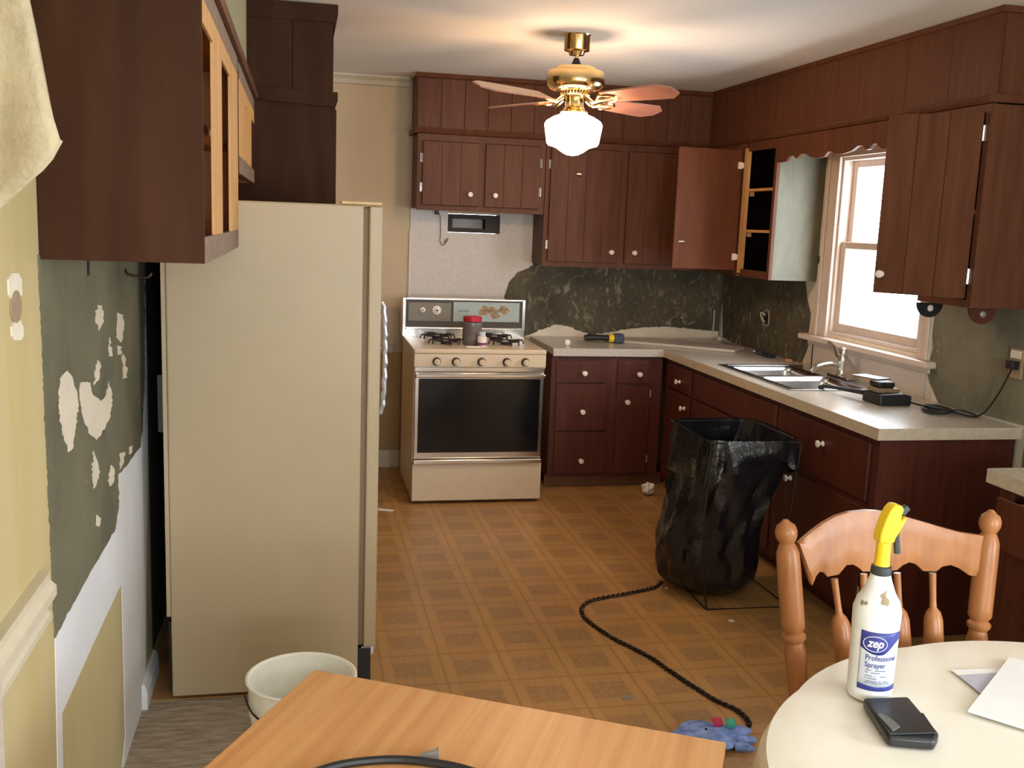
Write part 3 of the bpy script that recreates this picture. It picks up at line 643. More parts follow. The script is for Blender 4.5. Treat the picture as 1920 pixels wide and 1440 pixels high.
# cloth hanging from a hook at the near casing
ck = thing('hanging_cloth', 'off-white quilted cloth hanging at the top left corner', 'cloth', (XW, -5.2, 2.3))
def clothf(u, v):
    # u across from wall to room, v down
    zt = 2.36; z_b = 1.595+(1.735-1.595)*u
    if u > .86: z_b += (u-.86)**2*.9
    xr = XW+.05+(.163 if v > .0 else .163)*u*(.22+.78*v**.8)+.0*v
    z = zt+(z_b-zt)*v
    y = -5.19+.008*math.sin(u*9+v*3)+.006*math.sin(v*14+u*4)
    return (xr, y, z)
obj('quilted_sheet', MB().grid(clothf, 18, 44), M_quilt, ck, True, solid=.012)
obj('hem', MB().tube([Vector(clothf(i/14, 1))+Vector((0, -.004, .004)) for i in range(15)], .006, 8), M_quilt, ck, True)
obj('hook', MB().tube(smooth_path([(XW+.001, -5.19, 2.375), (XW+.05, -5.19, 2.37), (XW+.075, -5.19, 2.35), (XW+.07, -5.19, 2.375)], 4), .004, 6), M_wire, ck, True)

# ================================================================== REFRIGERATOR
fx0, fx1, fy0, fy1, fh = -3.365, -2.735, -3.259, -2.51, 1.712
rf = thing('refrigerator', 'tall almond refrigerator seen from its side', 'refrigerator', (-3.05, -2.9, 0))
obj('cabinet_body', MB().box(fx0, fx1, fy0, fy1, .02, fh), M_fridge, rf, bevel=.006)
obj('back_plate', MB().box(fx0-.014, fx0-.0005, fy0+.004, fy1, .31, fh-.02), M_fridge, rf)
obj('compressor', MB().box(fx0-.012, fx0-.0005, fy0+.03, fy1-.1, .03, .28), M_black, rf)
obj('side_bracket', MB().box(fx0-.03, fx0-.0145, fy0+.006, fy0+.02, .95, 1.14), M_black, rf)
obj('gasket', MB().box(fx1+.0005, fx1+.018, fy0+.012, fy1-.012, .17, fh-.01), M_gasket, rf)
dr = obj('door', MB().box(fx1+.0185, fx1+.062, fy0, fy1, .165, fh-.002), M_fridge, rf, bevel=.006)
obj('hinge_cover', MB().box(fx1-.075, fx1+.060, fy0-.002, fy0+.06, fh+.001, fh+.012), plain('yellowed_hinge_cap', (.62, .42, .18), .4), rf, bevel=.003)
hh = []
for i in range(25):
    t = i/24*.999; hh.append((fx1+.0665+.016*max(0, math.sin(math.pi*t))**.35+.002*math.sin(i*2.1), fy0+.05, 1.39-.39*t))
obj('handle', MB().tube(hh, [.0075+.0022*random.random() for i in range(25)], 8), M_foil, dr, False, label='handle wrapped in crinkled silvery film')
obj('kick_hinge', MB().box(fx1+.0, fx1+.045, fy0+.005, fy0+.06, .03, .16), M_black, rf)
obj('hinge_bracket', MB().box(fx1+.012, fx1+.055, fy0+.01, fy0+.05, .135, .1645), M_steel, rf)
for yy in (fy0+.06, fy1-.09): obj('foot', MB().lathe([(.02, 0), (.02, .02)], (fx1-.04, yy, .0), seg=12), M_black, rf); obj('foot', MB().lathe([(.02, 0), (.02, .02)], (fx0+.05, yy, .0), seg=12), M_black, rf)

# ================================================================== RANGE
sx0_, sx1_, syf, syb = -2.295, -1.503, -.925, -.24
rg = thing('gas_range', 'almond gas range with black oven glass and chrome backguard', 'stove', ((sx0_+sx1_)/2, -.6, 0))
obj('body', MB().box(sx0_+.004, sx1_-.004, syf+.03, syb, .02, .905), M_enamel, rg, bevel=.004)
obj('cooktop', MB().box(sx0_, sx1_, syf-.004, syb, .9055, .935), M_enamel, rg, bevel=.008)
obj('control_panel', MB().box(sx0_+.002, sx1_-.002, syf-.002, syf+.029, .829, .905), M_enamel, rg, bevel=.004)
for kx in (-2.161, -2.048, -1.896, -1.745, -1.632):
    k = obj('burner_knob', MB().lathe([(.025, 0), (.025, .004), (.021, .014), (.020, .026), (.017, .026)], (kx, syf-.002, .862), ax='-y', seg=24), M_wire, rg, True)
    obj('knob_cap', MB().lathe([(.0185, .0262), (.0185, .030), (.016, .033)], (kx, syf-.0035, .862), ax='-y', seg=20).box(kx-.003, kx+.003, syf-.042, syf-.034, .85, .874), M_enamel, k, True)
obj('vent_trim', MB().box(sx0_+.006, sx1_-.006, syf+.006, syf+.0295, .800, .828), M_chrome, rg, bevel=.003)
dz0_, dz1_ = .282, .796
dr = obj('oven_door', MB().box(sx0_+.01, sx1_-.01, syf+.002, syf+.0295, dz0_, dz1_), M_chrome, rg, bevel=.003)
obj('oven_glass', MB().box(sx0_+.032, sx1_-.032, syf-.004, syf+.0015, dz0_+.035, dz1_-.035), M_blackgl, dr, bevel=.002)
obj('oven_handle', MB().box(sx0_+.008, sx1_-.008, syf-.028, syf-.012, dz1_-.028, dz1_-.004), M_chrome, dr, bevel=.006)
obj('handle_mount', MB().box(sx0_+.012, sx0_+.03, syf-.012, syf+.0015, dz1_-.026, dz1_-.006).box(sx1_-.03, sx1_-.012, syf-.012, syf+.0015, dz1_-.026, dz1_-.006), M_chrome, dr)
bd = obj('broiler_drawer', MB().box(sx0_+.004, sx1_-.004, syf-.002, syf+.0295, .022, .248), M_enamel, rg, bevel=.005)
obj('drawer_trim', MB().box(sx0_+.006, sx1_-.006, syf-.018, syf+.0295, .2485, .275), M_chrome, bd, bevel=.005)
for fx_ in (sx0_+.06, sx1_-.06):
    for fy_ in (syf+.07, syb-.07): obj('foot', MB().lathe([(.015, .0), (.015, .02)], (fx_, fy_, .0), seg=10), M_black, rg)
# backguard
bgf = -.30
obj('backguard', MB().box(sx0_-.004, sx1_+.0, bgf+.012, -.15, .9355, 1.178), M_chrome, rg)
gb = MB().box(sx0_-.006, sx0_+.014, bgf, bgf+.0115, .978, 1.182).box(sx1_-.018, sx1_+.002, bgf, bgf+.0115, .978, 1.182).box(sx0_+.014, sx1_-.018, bgf, bgf+.0115, 1.170, 1.182).box(sx0_+.014, sx1_-.018, bgf, bgf+.0115, .978, .992)
obj('backguard_frame', gb, M_chrome, rg, bevel=.002)
obj('backguard_recess', MB().box(sx0_+.015, sx1_-.019, bgf+.0095, bgf+.0118, .993, 1.169), plain('brown_recess', (.07, .05, .035), .5), rg)
obj('control_face', MB().box(sx0_+.03, -1.99, bgf+.004, bgf+.0094, 1.035, 1.152), M_greyp, rg)
fpn = obj('clock_face', MB().box(-1.975, -1.54, bgf+.004, bgf+.0094, 1.035, 1.160), M_bluep, rg)
for kx, r in ((-2.174, .017), (-2.083, .029)):
    k = obj('timer_knob', MB().lathe([(r, 0), (r, .005), (r*.6, .008), (r*.55, .016), (r*.2, .018)], (kx, bgf+.0038, 1.105), ax='-y', seg=20), M_knob, rg, True)
    obj('pointer', MB().lathe([(r*.25, 0), (r*.22, .003)], (kx, bgf-.014, 1.105), ax='-y', seg=10), M_black, k)
fm = MB()
for i in range(26):
    a = random.random(); cx = -1.79+.16*a+random.gauss(0, .006); cz = 1.100+.012*math.sin(a*9)+random.gauss(0, .012)
    r = .008+.010*random.random(); n = 9; rot = random.random()*6
    fm.prism('y', [(cx+(r*(1+.45*(k % 2)))*math.cos(rot+2*math.pi*k/n)*1.3, cz+(r*(1+.45*(k % 2)))*math.sin(rot+2*math.pi*k/n)*.8) for k in range(n)], bgf+.0035-.00005*i, bgf+.0039)
obj('flower_print', fm, M_gold, fpn, label='golden brown flower print')
fm = MB()
for i in range(9): fm.box(-1.945+i*.008, -1.939+i*.008, bgf+.0035, bgf+.0039, 1.100, 1.104+.003*(i % 2))
obj('script_print', fm, M_gray, fpn)
# burner grates
for (gx, gy) in ((-2.09, -.42), (-2.07, -.68), (-1.72, -.42), (-1.70, -.68)):
    g = obj('burner_grate', MB(), M_grate, rg) if False else None
    mb = MB().lathe([(.035, .936), (.035, .948), (.02, .952)], (gx, gy, 0), seg=14)
    for k in range(5):
        a = math.radians(90*k+20) if k < 4 else 0
        if k == 4: continue
        for s_ in (-.25, .25):
            mb.tube([(gx+.03*math.cos(a), gy+.03*math.sin(a), .962), (gx+.105*math.cos(a+s_*.8), gy+.095*math.sin(a+s_*.8), .962), (gx+.112*math.cos(a+s_), gy+.10*math.sin(a+s_), .940)], .0052, 5)
    mb.tube([(gx+.072*math.cos(2*math.pi*k/16), gy+.066*math.sin(2*math.pi*k/16), .957) for k in range(16)], .0048, 5, True)
    obj('burner_grate', mb, M_grate, rg)

# jar with red lid on the range, small bottle in front
jp = Vector((-1.918, -.70, .9355))
j = thing('storage_jar', 'murky plastic jar with red lid standing mid-range', 'jar', tuple(jp))
obj('jar_body', MB().lathe([(.052, 0), (.058, .008), (.060, .05), (.058, .10), (.062, .115), (.060, .135), (.050, .142)], jp, seg=28), M_jar, j, True)
obj('lid', MB().lathe([(.056, .143), (.057, .150), (.057, .170), (.052, .174)], jp, seg=28), M_red, j, True)
jp = Vector((-1.872, -.79, .9355))
j = thing('small_container', 'small white container with a pinkish label in front of the red-lidded jar', 'container', tuple(jp))
obj('body', MB().lathe([(.028, 0), (.030, .004), (.030, .055), (.024, .062)], jp, seg=18), M_knob, j, True)
obj('label_band', MB().lathe([(.0305, .008), (.0305, .026)], jp, seg=18, caps=False), plain('dull_violet', (.22, .06, .14), .5), j, True)
obj('cap', MB().lathe([(.020, .0625), (.021, .066), (.021, .085), (.018, .088)], jp, seg=18), M_label, j, True)
jp = Vector((-1.945, -.83, .9355))
obj('paper_scrap', MB().prism('z', [(jp.x-.03, jp.y-.01), (jp.x+.05, jp.y-.03), (jp.x+.055, jp.y+.01), (jp.x-.01, jp.y+.02)], jp.z+.0005, jp.z+.006), M_paper, label='white scrap lying before the jar on the range', cat='scrap')

# ================================================================== SINK + FAUCET
sk = thing('kitchen_sink', 'stainless steel double-bowl sink set in the worktop', 'sink', (-.33, -1.78, .914))
rim = MB()
ox0, ox1, oy0, oy1 = -.595, -.052, -2.215, -1.345
zz = .9145
mid = (sy0+sy1)/2
b1x0, b1x1 = sx0+.012, -.165
def ringbox(y0, y1): return (b1x0, b1x1, y0, y1)
bA = (b1x0, b1x1, sy0+.012, mid-.015); bB = (b1x0, b1x1, mid+.015, sy1-.012)
rim.box(ox0, b1x0, oy0, oy1, zz, zz+.006).box(b1x1, ox1, oy0, oy1, zz, zz+.006).box(b1x0, b1x1, oy0, bA[2], zz, zz+.006).box(b1x0, b1x1, bA[3], bB[2], zz, zz+.006).box(b1x0, b1x1, bB[3], oy1, zz, zz+.006)
obj('rim', rim, M_steel, sk, bevel=.002)
for B in (bA, bB):
    x0, x1, y0, y1 = B; D = .17; k = .02
    mb = MB(); lv = [(0, 0), (.006, -.03), (.012, -D+.03), (.03, -D+.006), (.06, -D)]
    rings = []
    for ins, dz in lv:
        n = len(mb.v); r = .04
        pts = []
        for (cx, cy, a0) in ((x1-ins-r, y1-ins-r, 0), (x0+ins+r, y1-ins-r, 90), (x0+ins+r, y0+ins+r, 180), (x1-ins-r, y0+ins+r, 270)):
            for q in range(5):
                a = math.radians(a0+q*22.5); pts.append((cx+r*math.cos(a), cy+r*math.sin(a), zz+dz+.003))
        mb.v += pts; rings.append(n)
    for a, b_ in zip(rings, rings[1:]):
        for q in range(20): mb.f.append((a+q, a+(q+1) % 20, b_+(q+1) % 20, b_+q))
    mb.f.append(tuple(rings[-1]+q for q in range(20)))
    bw = obj('bowl', mb, M_steel, sk, True, solid=.002)
    obj('drain', MB().lathe([(.04, .0), (.036, .003), (.02, .001)], ((x0+x1)/2, (y0+y1)/2, zz-D+.004), seg=18), M_chrome, bw, True)
fc = Vector((-.10, -1.83, .9206))
fa = thing('faucet', 'chrome single-lever faucet behind the sink', 'faucet', tuple(fc))
obj('base_plate', MB().box(fc.x-.025, fc.x+.025, fc.y-.11, fc.y+.11, fc.z, fc.z+.012), M_chrome, fa, bevel=.006)
obj('body', MB().lathe([(.026, .012), (.022, .02), (.020, .05), (.024, .075), (.026, .10), (.022, .118), (.010, .126)], fc, seg=20), M_chrome, fa, True)
obj('lever', MB().tube(smooth_path([fc+Vector((0, .005, .11)), fc+Vector((0, .05, .115)), fc+Vector((.01, .10, .15)), fc+Vector((-.0, .155, .168))], 5), [.012]*8+[.010]*4+[.012]*4, 8), M_chrome, fa, True)
obj('lever_cap', MB().lathe([(.019, .12), (.021, .14), (.016, .158), (.006, .163)], fc+Vector((0, -.003, 0)), seg=16), M_chrome, fa, True)
obj('spout', MB().tube(smooth_path([fc+Vector((-.01, 0, .06)), fc+Vector((-.08, -.01, .075)), fc+Vector((-.16, -.02, .06)), fc+Vector((-.19, -.022, .035))], 5), .012, 10), M_chrome, fa, True)

# ================================================================== WORKTOP CLUTTER
z0 = .9145
k = obj('loose_knob', MB().lathe([(.010, 0), (.008, .004), (.008, .014), (.015, .018), (.020, .024), (.018, .031), (.008, .034)], (-1.268, -.50, z0+.02), ax='-y', seg=16), M_knob, smooth=True, label='loose white porcelain knob lying on the worktop by the range', cat='knob')
t = thing('power_tool', 'black and yellow cordless tool lying at the back of the worktop', 'tool', (-1.05, -.35, z0))
a = at('z', z0+.03, 1113, 641); b_ = at('z', z0+.03, 1155, 640); c = at('z', z0+.03, 1176, 637)
a.y = -.35; b_.y = -.35; c.y = -.35
obj('handle', MB().tube([a+Vector((0, 0, 0)), a+Vector((.03, 0, .004)), b_+Vector((-.05, 0, .004)), b_], [.018, .023, .019, .022], 10), M_black, t, True)
obj('collar', MB().tube([b_+Vector((.0005, 0, 0)), b_+Vector((.035, 0, .0))], .027, 10), M_ylw, t, True)
obj('head', MB().box(b_.x+.0355, b_.x+.10, -.385, -.325, z0+.001, z0+.062), plain('slate_blue_plastic', (.05, .06, .09), .4), t, bevel=.008)
# long laminate strip
q = [at('z', z0+.015, *p) for p in ((1180, 640), (1380, 658), (1376, 663), (1178, 645))]
A = Vector((-.80, -.20, 0)); B = at('z', z0+.01, 1379, 658)
obj('laminate_offcut', MB().prism('z', [(-.93, -.12), (-.90, -.30), (-.245, -.80), (-.115, -.66), (-.18, -.50), (-.5, -.20)], z0+.0005, z0+.018), M_lam, bevel=.002, label='long off-white board lying across the worktop corner', cat='board')
p = at('z', z0, 1372, 635)
obj('putty_lump', MB().lathe([(.012, 0), (.020, .008), (.016, .022), (.006, .03)], (-.07, -.16, z0), seg=9), M_torn, smooth=True, label='small cream lump at the worktop corner', cat='debris')
t = thing('screw_clamp', 'small dark bluish metal gadget on the worktop left of the sink', 'tool', (-.10, -.92, z0))
obj('jaw', MB().box(-.13, -.09, -.93, -.86, z0, z0+.030), M_gray, t, bevel=.004)
obj('body', MB().box(-.125, -.075, -1.03, -.931, z0, z0+.022), plain('dark_blue_plastic', (.02, .025, .05), .35), t, bevel=.005)
obj('screw', MB().tube([(-.11, -.85, z0+.012), (-.11, -.80, z0+.012)], .006, 8).lathe([(.012, 0), (.012, .008)], (-.11, -.80, z0+.0125), ax='y', seg=10), M_steel, t)
obj('wood_chip', MB().prism('z', [(-.075, -1.155), (-.04, -1.17), (-.035, -1.13), (-.06, -1.12)], z0, z0+.012), M_pine, label='tiny light wood chip between gadget and sink', cat='debris')
# charger with a tool lying on it
ch = thing('battery_charger', 'black battery charger standing on the worktop right of the sink', 'charger', (-.27, -2.53, z0))
obj('body', MB().prism('y', [(-.36, z0), (-.20, z0), (-.20, z0+.045), (-.24, z0+.055), (-.36, z0+.05)], -2.62, -2.47), M_black, ch, bevel=.006)
obj('battery_slot', MB().box(-.35, -.24, -2.58, -2.49, z0+.053, z0+.072), plain('tan_plastic', (.24, .17, .09), .5), ch, bevel=.004)
obj('battery', MB().box(-.335, -.25, -2.56, -2.475, z0+.0725, z0+.10), M_black, ch, bevel=.008)
mt = thing('putty_knife', 'black-handled scraper with pale blade lying across the sink rim', 'tool', (-.30, -2.3, z0))
obj('handle', MB().tube([(-.345, -2.455, z0+.034), (-.37, -2.34, z0+.028), (-.40, -2.20, z0+.022)], [.012, .009, .007], 8), M_black, mt, True)
obj('end_cap', MB().tube([(-.40, -2.1995, z0+.022), (-.425, -2.185, z0+.008)], [.011, .012], 8), M_black, mt, True)
bl = at('z', z0+.11, 1640, 722)
obj('spatula_blade', MB().box(-.33, -.24, -2.5, -2.35, z0+.1005, z0+.106).rot(18, (-.29, -2.45, 0)), M_steel, label='pale metal plate resting on the charger', cat='plate')
cp = [(-.22, -2.625, z0+.02), (-.16, -2.64, z0+.006), (-.13, -2.70, z0+.006), (-.22, -2.73, z0+.006)]
for i in range(3):
    a = .05*(i-1)
    cp += [(-.24, -2.82+a*.2, z0+.006+.006*i), (-.17+a*.2, -2.86, z0+.012+.006*i), (-.13, -2.76+a*.3, z0+.010+.006*i), (-.19, -2.70, z0+.008+.006*i)]
cp += [(-.17, -2.83, z0+.02), (-.10, -2.90, z0+.006), (-.05, -2.88, z0+.006), (-.06, -2.80, z0+.010), (-.12, -2.79, z0+.012), (-.08, -2.92, z0+.012), (-.05, -2.98, z0+.10), (-.035, -3.02, z0+.20), (-.030, -3.04, 1.165)]
cc = thing('charger_cord', 'thin black cord looped on the worktop and running up to the wall box', 'cord', (-.2, -2.7, z0))
obj('cable', MB().tube(smooth_path(cp, 6), .0042, 6), M_black, cc, True)
obj('plug', MB().box(-.055, -.021, -3.065, -3.02, 1.150, 1.185), M_black, cc, bevel=.004)
ob = thing('wall_outlet', 'uncovered outlet in a torn plaster hole above the worktop end', 'outlet', (-.01, -3.03, 1.17))
obj('outlet_box', MB().box(-.0205, -.0095, -3.075, -3.00, 1.11, 1.235), M_outlet, ob, bevel=.002)
obj('receptacle', MB().box(-.024, -.0208, -3.07, -3.006, 1.195, 1.228), M_knob, ob, bevel=.002)

# ================================================================== CEILING FAN
fcx, fcy = -1.655, -1.857
fn = thing('ceiling_fan', 'brass ceiling fan with four reddish blades and lit schoolhouse globe', 'ceiling fan', (fcx, fcy, H))
C0 = (fcx, fcy, 0)
obj('canopy', MB().lathe([(.012, 2.470), (.035, 2.474), (.040, 2.488), (.060, 2.494), (.062, 2.500), (.062, 2.560), (.066, 2.566)], C0, seg=32), M_brass, fn, True)
obj('downrod', MB().lathe([(.010, 2.45), (.010, 2.472)], C0, seg=12), M_brass, fn, True)
obj('rod_collar', MB().lathe([(.026, 2.424), (.022, 2.436), (.011, 2.460)], C0, seg=16), M_black, fn, True)
obj('motor_housing', MB().lathe([(.085, 2.305), (.118, 2.312), (.136, 2.328), (.140, 2.345), (.140, 2.388), (.133, 2.398), (.098, 2.404), (.094, 2.418), (.03, 2.4235)], C0, seg=40), M_brass, fn, True)
obj('fitter_ring', MB().lathe([(.050, 2.288), (.064, 2.292), (.064, 2.300), (.058, 2.3045)], C0, seg=32), M_brass, fn, True)
tb = MB()
for i in range(28):
    a = 2*math.pi*i/28; tb.tube([(fcx+.068*math.cos(a), fcy+.068*math.sin(a), 2.288), (fcx+.068*math.cos(a+.14), fcy+.068*math.sin(a+.14), 2.314)], .004, 5)
obj('rope_trim', tb, M_brass, fn, kind='stuff')
obj('switch_housing', MB().lathe([(.058, 2.216), (.052, 2.226), (.044, 2.236), (.042, 2.275), (.048, 2.2875)], C0, seg=28), M_brass, fn, True)
obj('shade_fitter', MB().lathe([(.062, 2.204), (.068, 2.207), (.062, 2.2155)], C0, seg=28), M_brass, fn, True)
sh = obj('glass_globe', MB().lathe([(.006, 2.006), (.026, 2.009), (.050, 2.020), (.078, 2.040), (.100, 2.048), (.118, 2.053), (.126, 2.063), (.137, 2.130), (.140, 2.150), (.132, 2.166), (.100, 2.186), (.070, 2.198), (.060, 2.2035)], C0, seg=40), M_opal, fn, True, label='glowing white glass globe')
# pull chain
pc_ = at('y', fcy-.10, 1075, 342)
obj('pull_chain', MB().tube([(fcx-.0, fcy-.065, 2.19), (fcx+.0, fcy-.155, 2.17), (fcx-.003, fcy-.156, 1.915)], .0012, 5), M_brass, fn)
obj('chain_pull', MB().lathe([(.004, .012), (.013, .008), (.014, .002), (.006, -.004)], (fcx-.003, fcy-.156, 1.903), seg=14), M_brassd, fn, True)
for k, a in enumerate((30, 120, 210, 300)):
    an = math.radians(a); dirv = Vector((math.cos(an), math.sin(an), 0)); per = Vector((-math.sin(an), math.cos(an), 0))
    zb = 2.268; pt = math.radians((17, 11, 21, 16)[k])
    def P(r, s, dz=0): return Vector((fcx, fcy, zb+dz))+dirv*r+per*(s*math.cos(pt))+Vector((0, 0, -s*math.sin(pt)))
    out = [(.20, -.048), (.30, -.058), (.48, -.068), (.555, -.070), (.615, -.030), (.615, .030), (.555, .070), (.48, .068), (.30, .058), (.20, .048)]
    mb = MB(); n = len(out)
    mb.v = [tuple(P(r, s, .003)) for r, s in out]+[tuple(P(r, s, -.003)) for r, s in out]
    mb.f = [tuple(range(n)), tuple(n+i for i in reversed(range(n)))]+[(i, (i+1) % n, n+(i+1) % n, n+i) for i in range(n)]
    bld = obj('blade', mb, M_blade, fn)
    mb = MB(); mb.v = [tuple(P(r, s*.99, .0045)) for r, s in out]+[tuple(P(r, s*.99, .0032)) for r, s in out]
    mb.f = [tuple(range(n)), tuple(n+i for i in reversed(range(n)))]+[(i, (i+1) % n, n+(i+1) % n, n+i) for i in range(n)]
    obj('top_veneer', mb, M_bladet, bld, label='pale beige upper side of the blade')
    br = MB().tube([P(.08, 0, .005), P(.12, 0, -.020), P(.17, 0, -.012), P(.23, 0, -.008)], [.010, .009, .008, .006], 8)
    br.tube(smooth_path([P(.15, 0, -.012), P(.18, .03, -.010), P(.23, .035, -.008), P(.27, .012, -.008)], 4), .005, 6)
    br.tube(smooth_path([P(.15, 0, -.012), P(.18, -.03, -.010), P(.23, -.035, -.008), P(.27, -.012, -.008)], 4), .005, 6)
    obj('blade_bracket', br, M_brass, fn, True)

# ================================================================== TRASH BAG ON WIRE STAND
ts = thing('bag_stand', 'thin dark wire stand holding the black trash bag', 'stand', (-.98, -2.45, 0))
fz = .765
fb = MB()
X0, X1, Y0, Y1 = -1.195, -.775, -2.69, -2.20
fb.tube([(X0+.03, Y0, .006), (X1, Y0-.01, .006), (X1, Y0-.01, .05)], .005, 6)
obj('base_wire', MB().tube([(X0+.03, Y0, .006), (X1, Y0-.01, .006), (X1-.005, Y1, .006), (X0+.03, Y1, .006)], .005, 6, True), M_wire, ts)
obj('top_wire', MB().tube([(X0, Y0+.0, fz), (X1, Y0, fz), (X1, Y1, fz), (X0, Y1, fz)], .005, 6, True), M_wire, ts)
for (xa, ya, xb, yb) in ((X0+.03, Y0, X0-.001, Y0+.012), (X1, Y0-.01, X1-.001, Y0+.002)):
    obj('leg', MB().tube([(xa, ya, .006), (xa-.045, ya-.01, .30), (xb, yb-.014, fz)], .004, 6), M_wire, ts)
bgm = MB(); NU, NV = 72, 40
def bagf(u, v):
    a = 2*math.pi*u
    # superellipse rim -> round bottom
    e = .42+.58*min(1, v*1.6); ca, sa = math.cos(a), math.sin(a)
    sx = math.copysign(abs(ca)**e, ca); sy = math.copysign(abs(sa)**e, sa)
    hx = .222-.02*math.sin(v*3.1); hy = .252-.015*v
    cx, cy = (X0+X1)/2, (Y0+Y1)/2
    bul = math.exp(-((v-.72)/.28)**2)
    shx = -.07*min(1, v*1.5)*(1 if True else 0)
    fold = (.010*math.sin(a*7+v*5)+.008*math.sin(a*13-v*9)+.005*math.sin(a*23+v*17))*(.25+.75*min(1, v*3))
    k = 1-.5*max(0, (v-.86)/.14)**2
    x = cx+shx+sx*(hx+fold+.035*bul*(1 if ca < 0 else .1))*k
    y = cy+sy*(hy+fold+.0*bul)*k+.03*v
    z = fz+.008-(fz-.002)*v
    if v < .12:
        z += .012*math.sin(a*9)*v*6
    x = min(x, -.665)
    return (x, y, z)
bgm.grid(bagf, NU, NV, True)
n = len(bgm.v); bgm.v.append((-1.05, -2.42, .006)); base = NV*NU
for i in range(NU): bgm.f.append((base+i, base+(i+1) % NU, n))
tbag = thing('trash_bag', 'large shiny black trash bag stretched open on a wire stand', 'trash bag', (-1.0, -2.44, 0))
obj('bag_film', bgm, M_bag, tbag, True)
# folded-over skirt of the rim
def skirt(u, v):
    x, y, z = bagf(u, 0.0); a = 2*math.pi*u
    cx, cy = (X0+X1)/2, (Y0+Y1)/2
    dx, dy = x-cx, y-cy; L = math.hypot(dx, dy)
    o = .008+.022*v+.010*math.sin(a*8+v*3)*v+.007*math.sin(a*17)*v
    z = fz+.010-(.16+.055*math.sin(a*2+1.0)+.03*math.sin(a*5))*v
    return (min(x+dx/L*o, -.660), y+dy/L*o, z)
obj('bag_cuff', MB().grid(skirt, 90, 10, True), M_bag, tbag, True)
# cardboard-free crumpled film by the toe kick
def blob(c, r, seed, sc=(1, 1, 1)):
    rnd = random.Random(seed); ph = [rnd.random()*6 for _ in range(4)]
    def f(u, v):
        a = 2*math.pi*u; b = math.pi*(v*.98+.01)
        rr = r*(1+.22*math.sin(3*a+ph[0])*math.sin(b)+.15*math.sin(5*b+ph[1]+a*2)+.1*math.sin(7*a+ph[2]))
        return (c[0]+rr*math.sin(b)*math.cos(a)*sc[0], c[1]+rr*math.sin(b)*math.sin(a)*sc[1], max(.0035, c[2]+rr*math.cos(b)*sc[2]))
    return MB().grid(f, 20, 12, True)
obj('crumpled_paper', blob((-.78, -.83, .045), .036, 3), M_paper, label='crumpled whitish wad on the floor at the toe kick behind the bag', cat='litter')
obj('paper_scrap', MB().prism('z', [(-2.52, -1.02), (-2.42, -1.06), (-2.40, -1.04), (-2.50, -.99)], .0035, .006), M_paper, label='thin pale strip on the floor left of the range', cat='litter')
p = at('z', .004, 1371, 1165); obj('paper_scrap', MB().prism('z', [(p.x-.012, p.y-.01), (p.x+.014, p.y-.006), (p.x+.008, p.y+.012), (p.x-.01, p.y+.01)], .0035, .008), M_torn, label='small pale crumb on the floor in front of the trash bag', cat='litter')
p = at('z', .004, 1248, 1103); obj('paper_scrap', MB().prism('z', [(p.x-.008, p.y-.008), (p.x+.01, p.y-.004), (p.x+.004, p.y+.01)], .0035, .008), M_torn, label='tiny pale crumb beside the bag where the cord starts', cat='litter')
p = at('z', .004, 1178, 1308); obj('paper_scrap', MB().prism('z', [(p.x-.03, p.y-.012), (p.x+.012, p.y-.010), (p.x+.022, p.y+.012), (p.x-.01, p.y+.016)], .0035, .006), M_duct, label='grey flattened scrap on the vinyl near the desk', cat='litter')

# twisted cord on the floor
cpx = [(1240, 1090), (1225, 1102), (1180, 1112), (1125, 1122), (1100, 1130), (1090, 1142), (1096, 1158), (1118, 1176), (1150, 1197), (1180, 1212), (1220, 1233), (1262, 1262), (1300, 1287), (1340, 1312), (1375, 1328), (1393, 1340), (1403, 1352), (1405, 1362)]
base = smooth_path([at('z', .010, *p) for p in cpx], 14)
def twist(ph):
    out = []; L = 0
    for i, p in enumerate(base):
        q = base[min(i+1, len(base)-1)]; o = base[max(i-1, 0)]; t = (q-o).normalized(); L += (p-o).length if i else 0
        s = t.cross(Vector((0, 0, 1)))
        a = L*2*math.pi/.055+ph; out.append(p+s*.0055*math.cos(a)+Vector((0, 0, .0042*math.sin(a)+.0005)))
    return out
tc_ = thing('extension_cord', 'thin twisted black cord curving across the vinyl floor', 'cord', tuple(base[0]))
for ph in (0, math.pi): obj('strand', MB().tube(twist(ph), .0048, 6), M_wire, tc_, True)
# blue cloth with coloured caps at the cord's end
bp = at('z', .02, 1340, 1378)+Vector((0, .045, 0))
bt = thing('blue_work_glove', 'crumpled blue cloth glove on the floor behind the desk', 'glove', (bp.x, bp.y, .003))
def glove(u, v):
    a = 2*math.pi*u; b = math.pi*(v*.98+.01)
    rr = 1+.18*math.sin(4*a+1)*math.sin(b)+.12*math.sin(6*b+a)
    return (bp.x-.035+.135*rr*math.sin(b)*math.cos(a), bp.y-.05+.075*rr*math.sin(b)*math.sin(a), max(.004, .022+.024*rr*math.cos(b)))
obj('palm', MB().grid(glove, 30, 16, True), M_bluec, bt, True)
for i, (dx, dy, an, L) in enumerate(((-.13, .015, 200, .07), (-.12, -.04, 170, .08), (.09, .01, 20, .055), (.10, -.035, -5, .07), (.08, -.07, -25, .06))):
    a = math.radians(an); s_ = Vector((bp.x-.02+dx*.75, bp.y-.05+dy, .016))
    obj('finger', MB().tube([s_, s_+Vector((math.cos(a), math.sin(a), .15))*L*.6, s_+Vector((math.cos(a), math.sin(a), 0))*L], [.015, .014, .009], 8), M_bluec, bt, True)
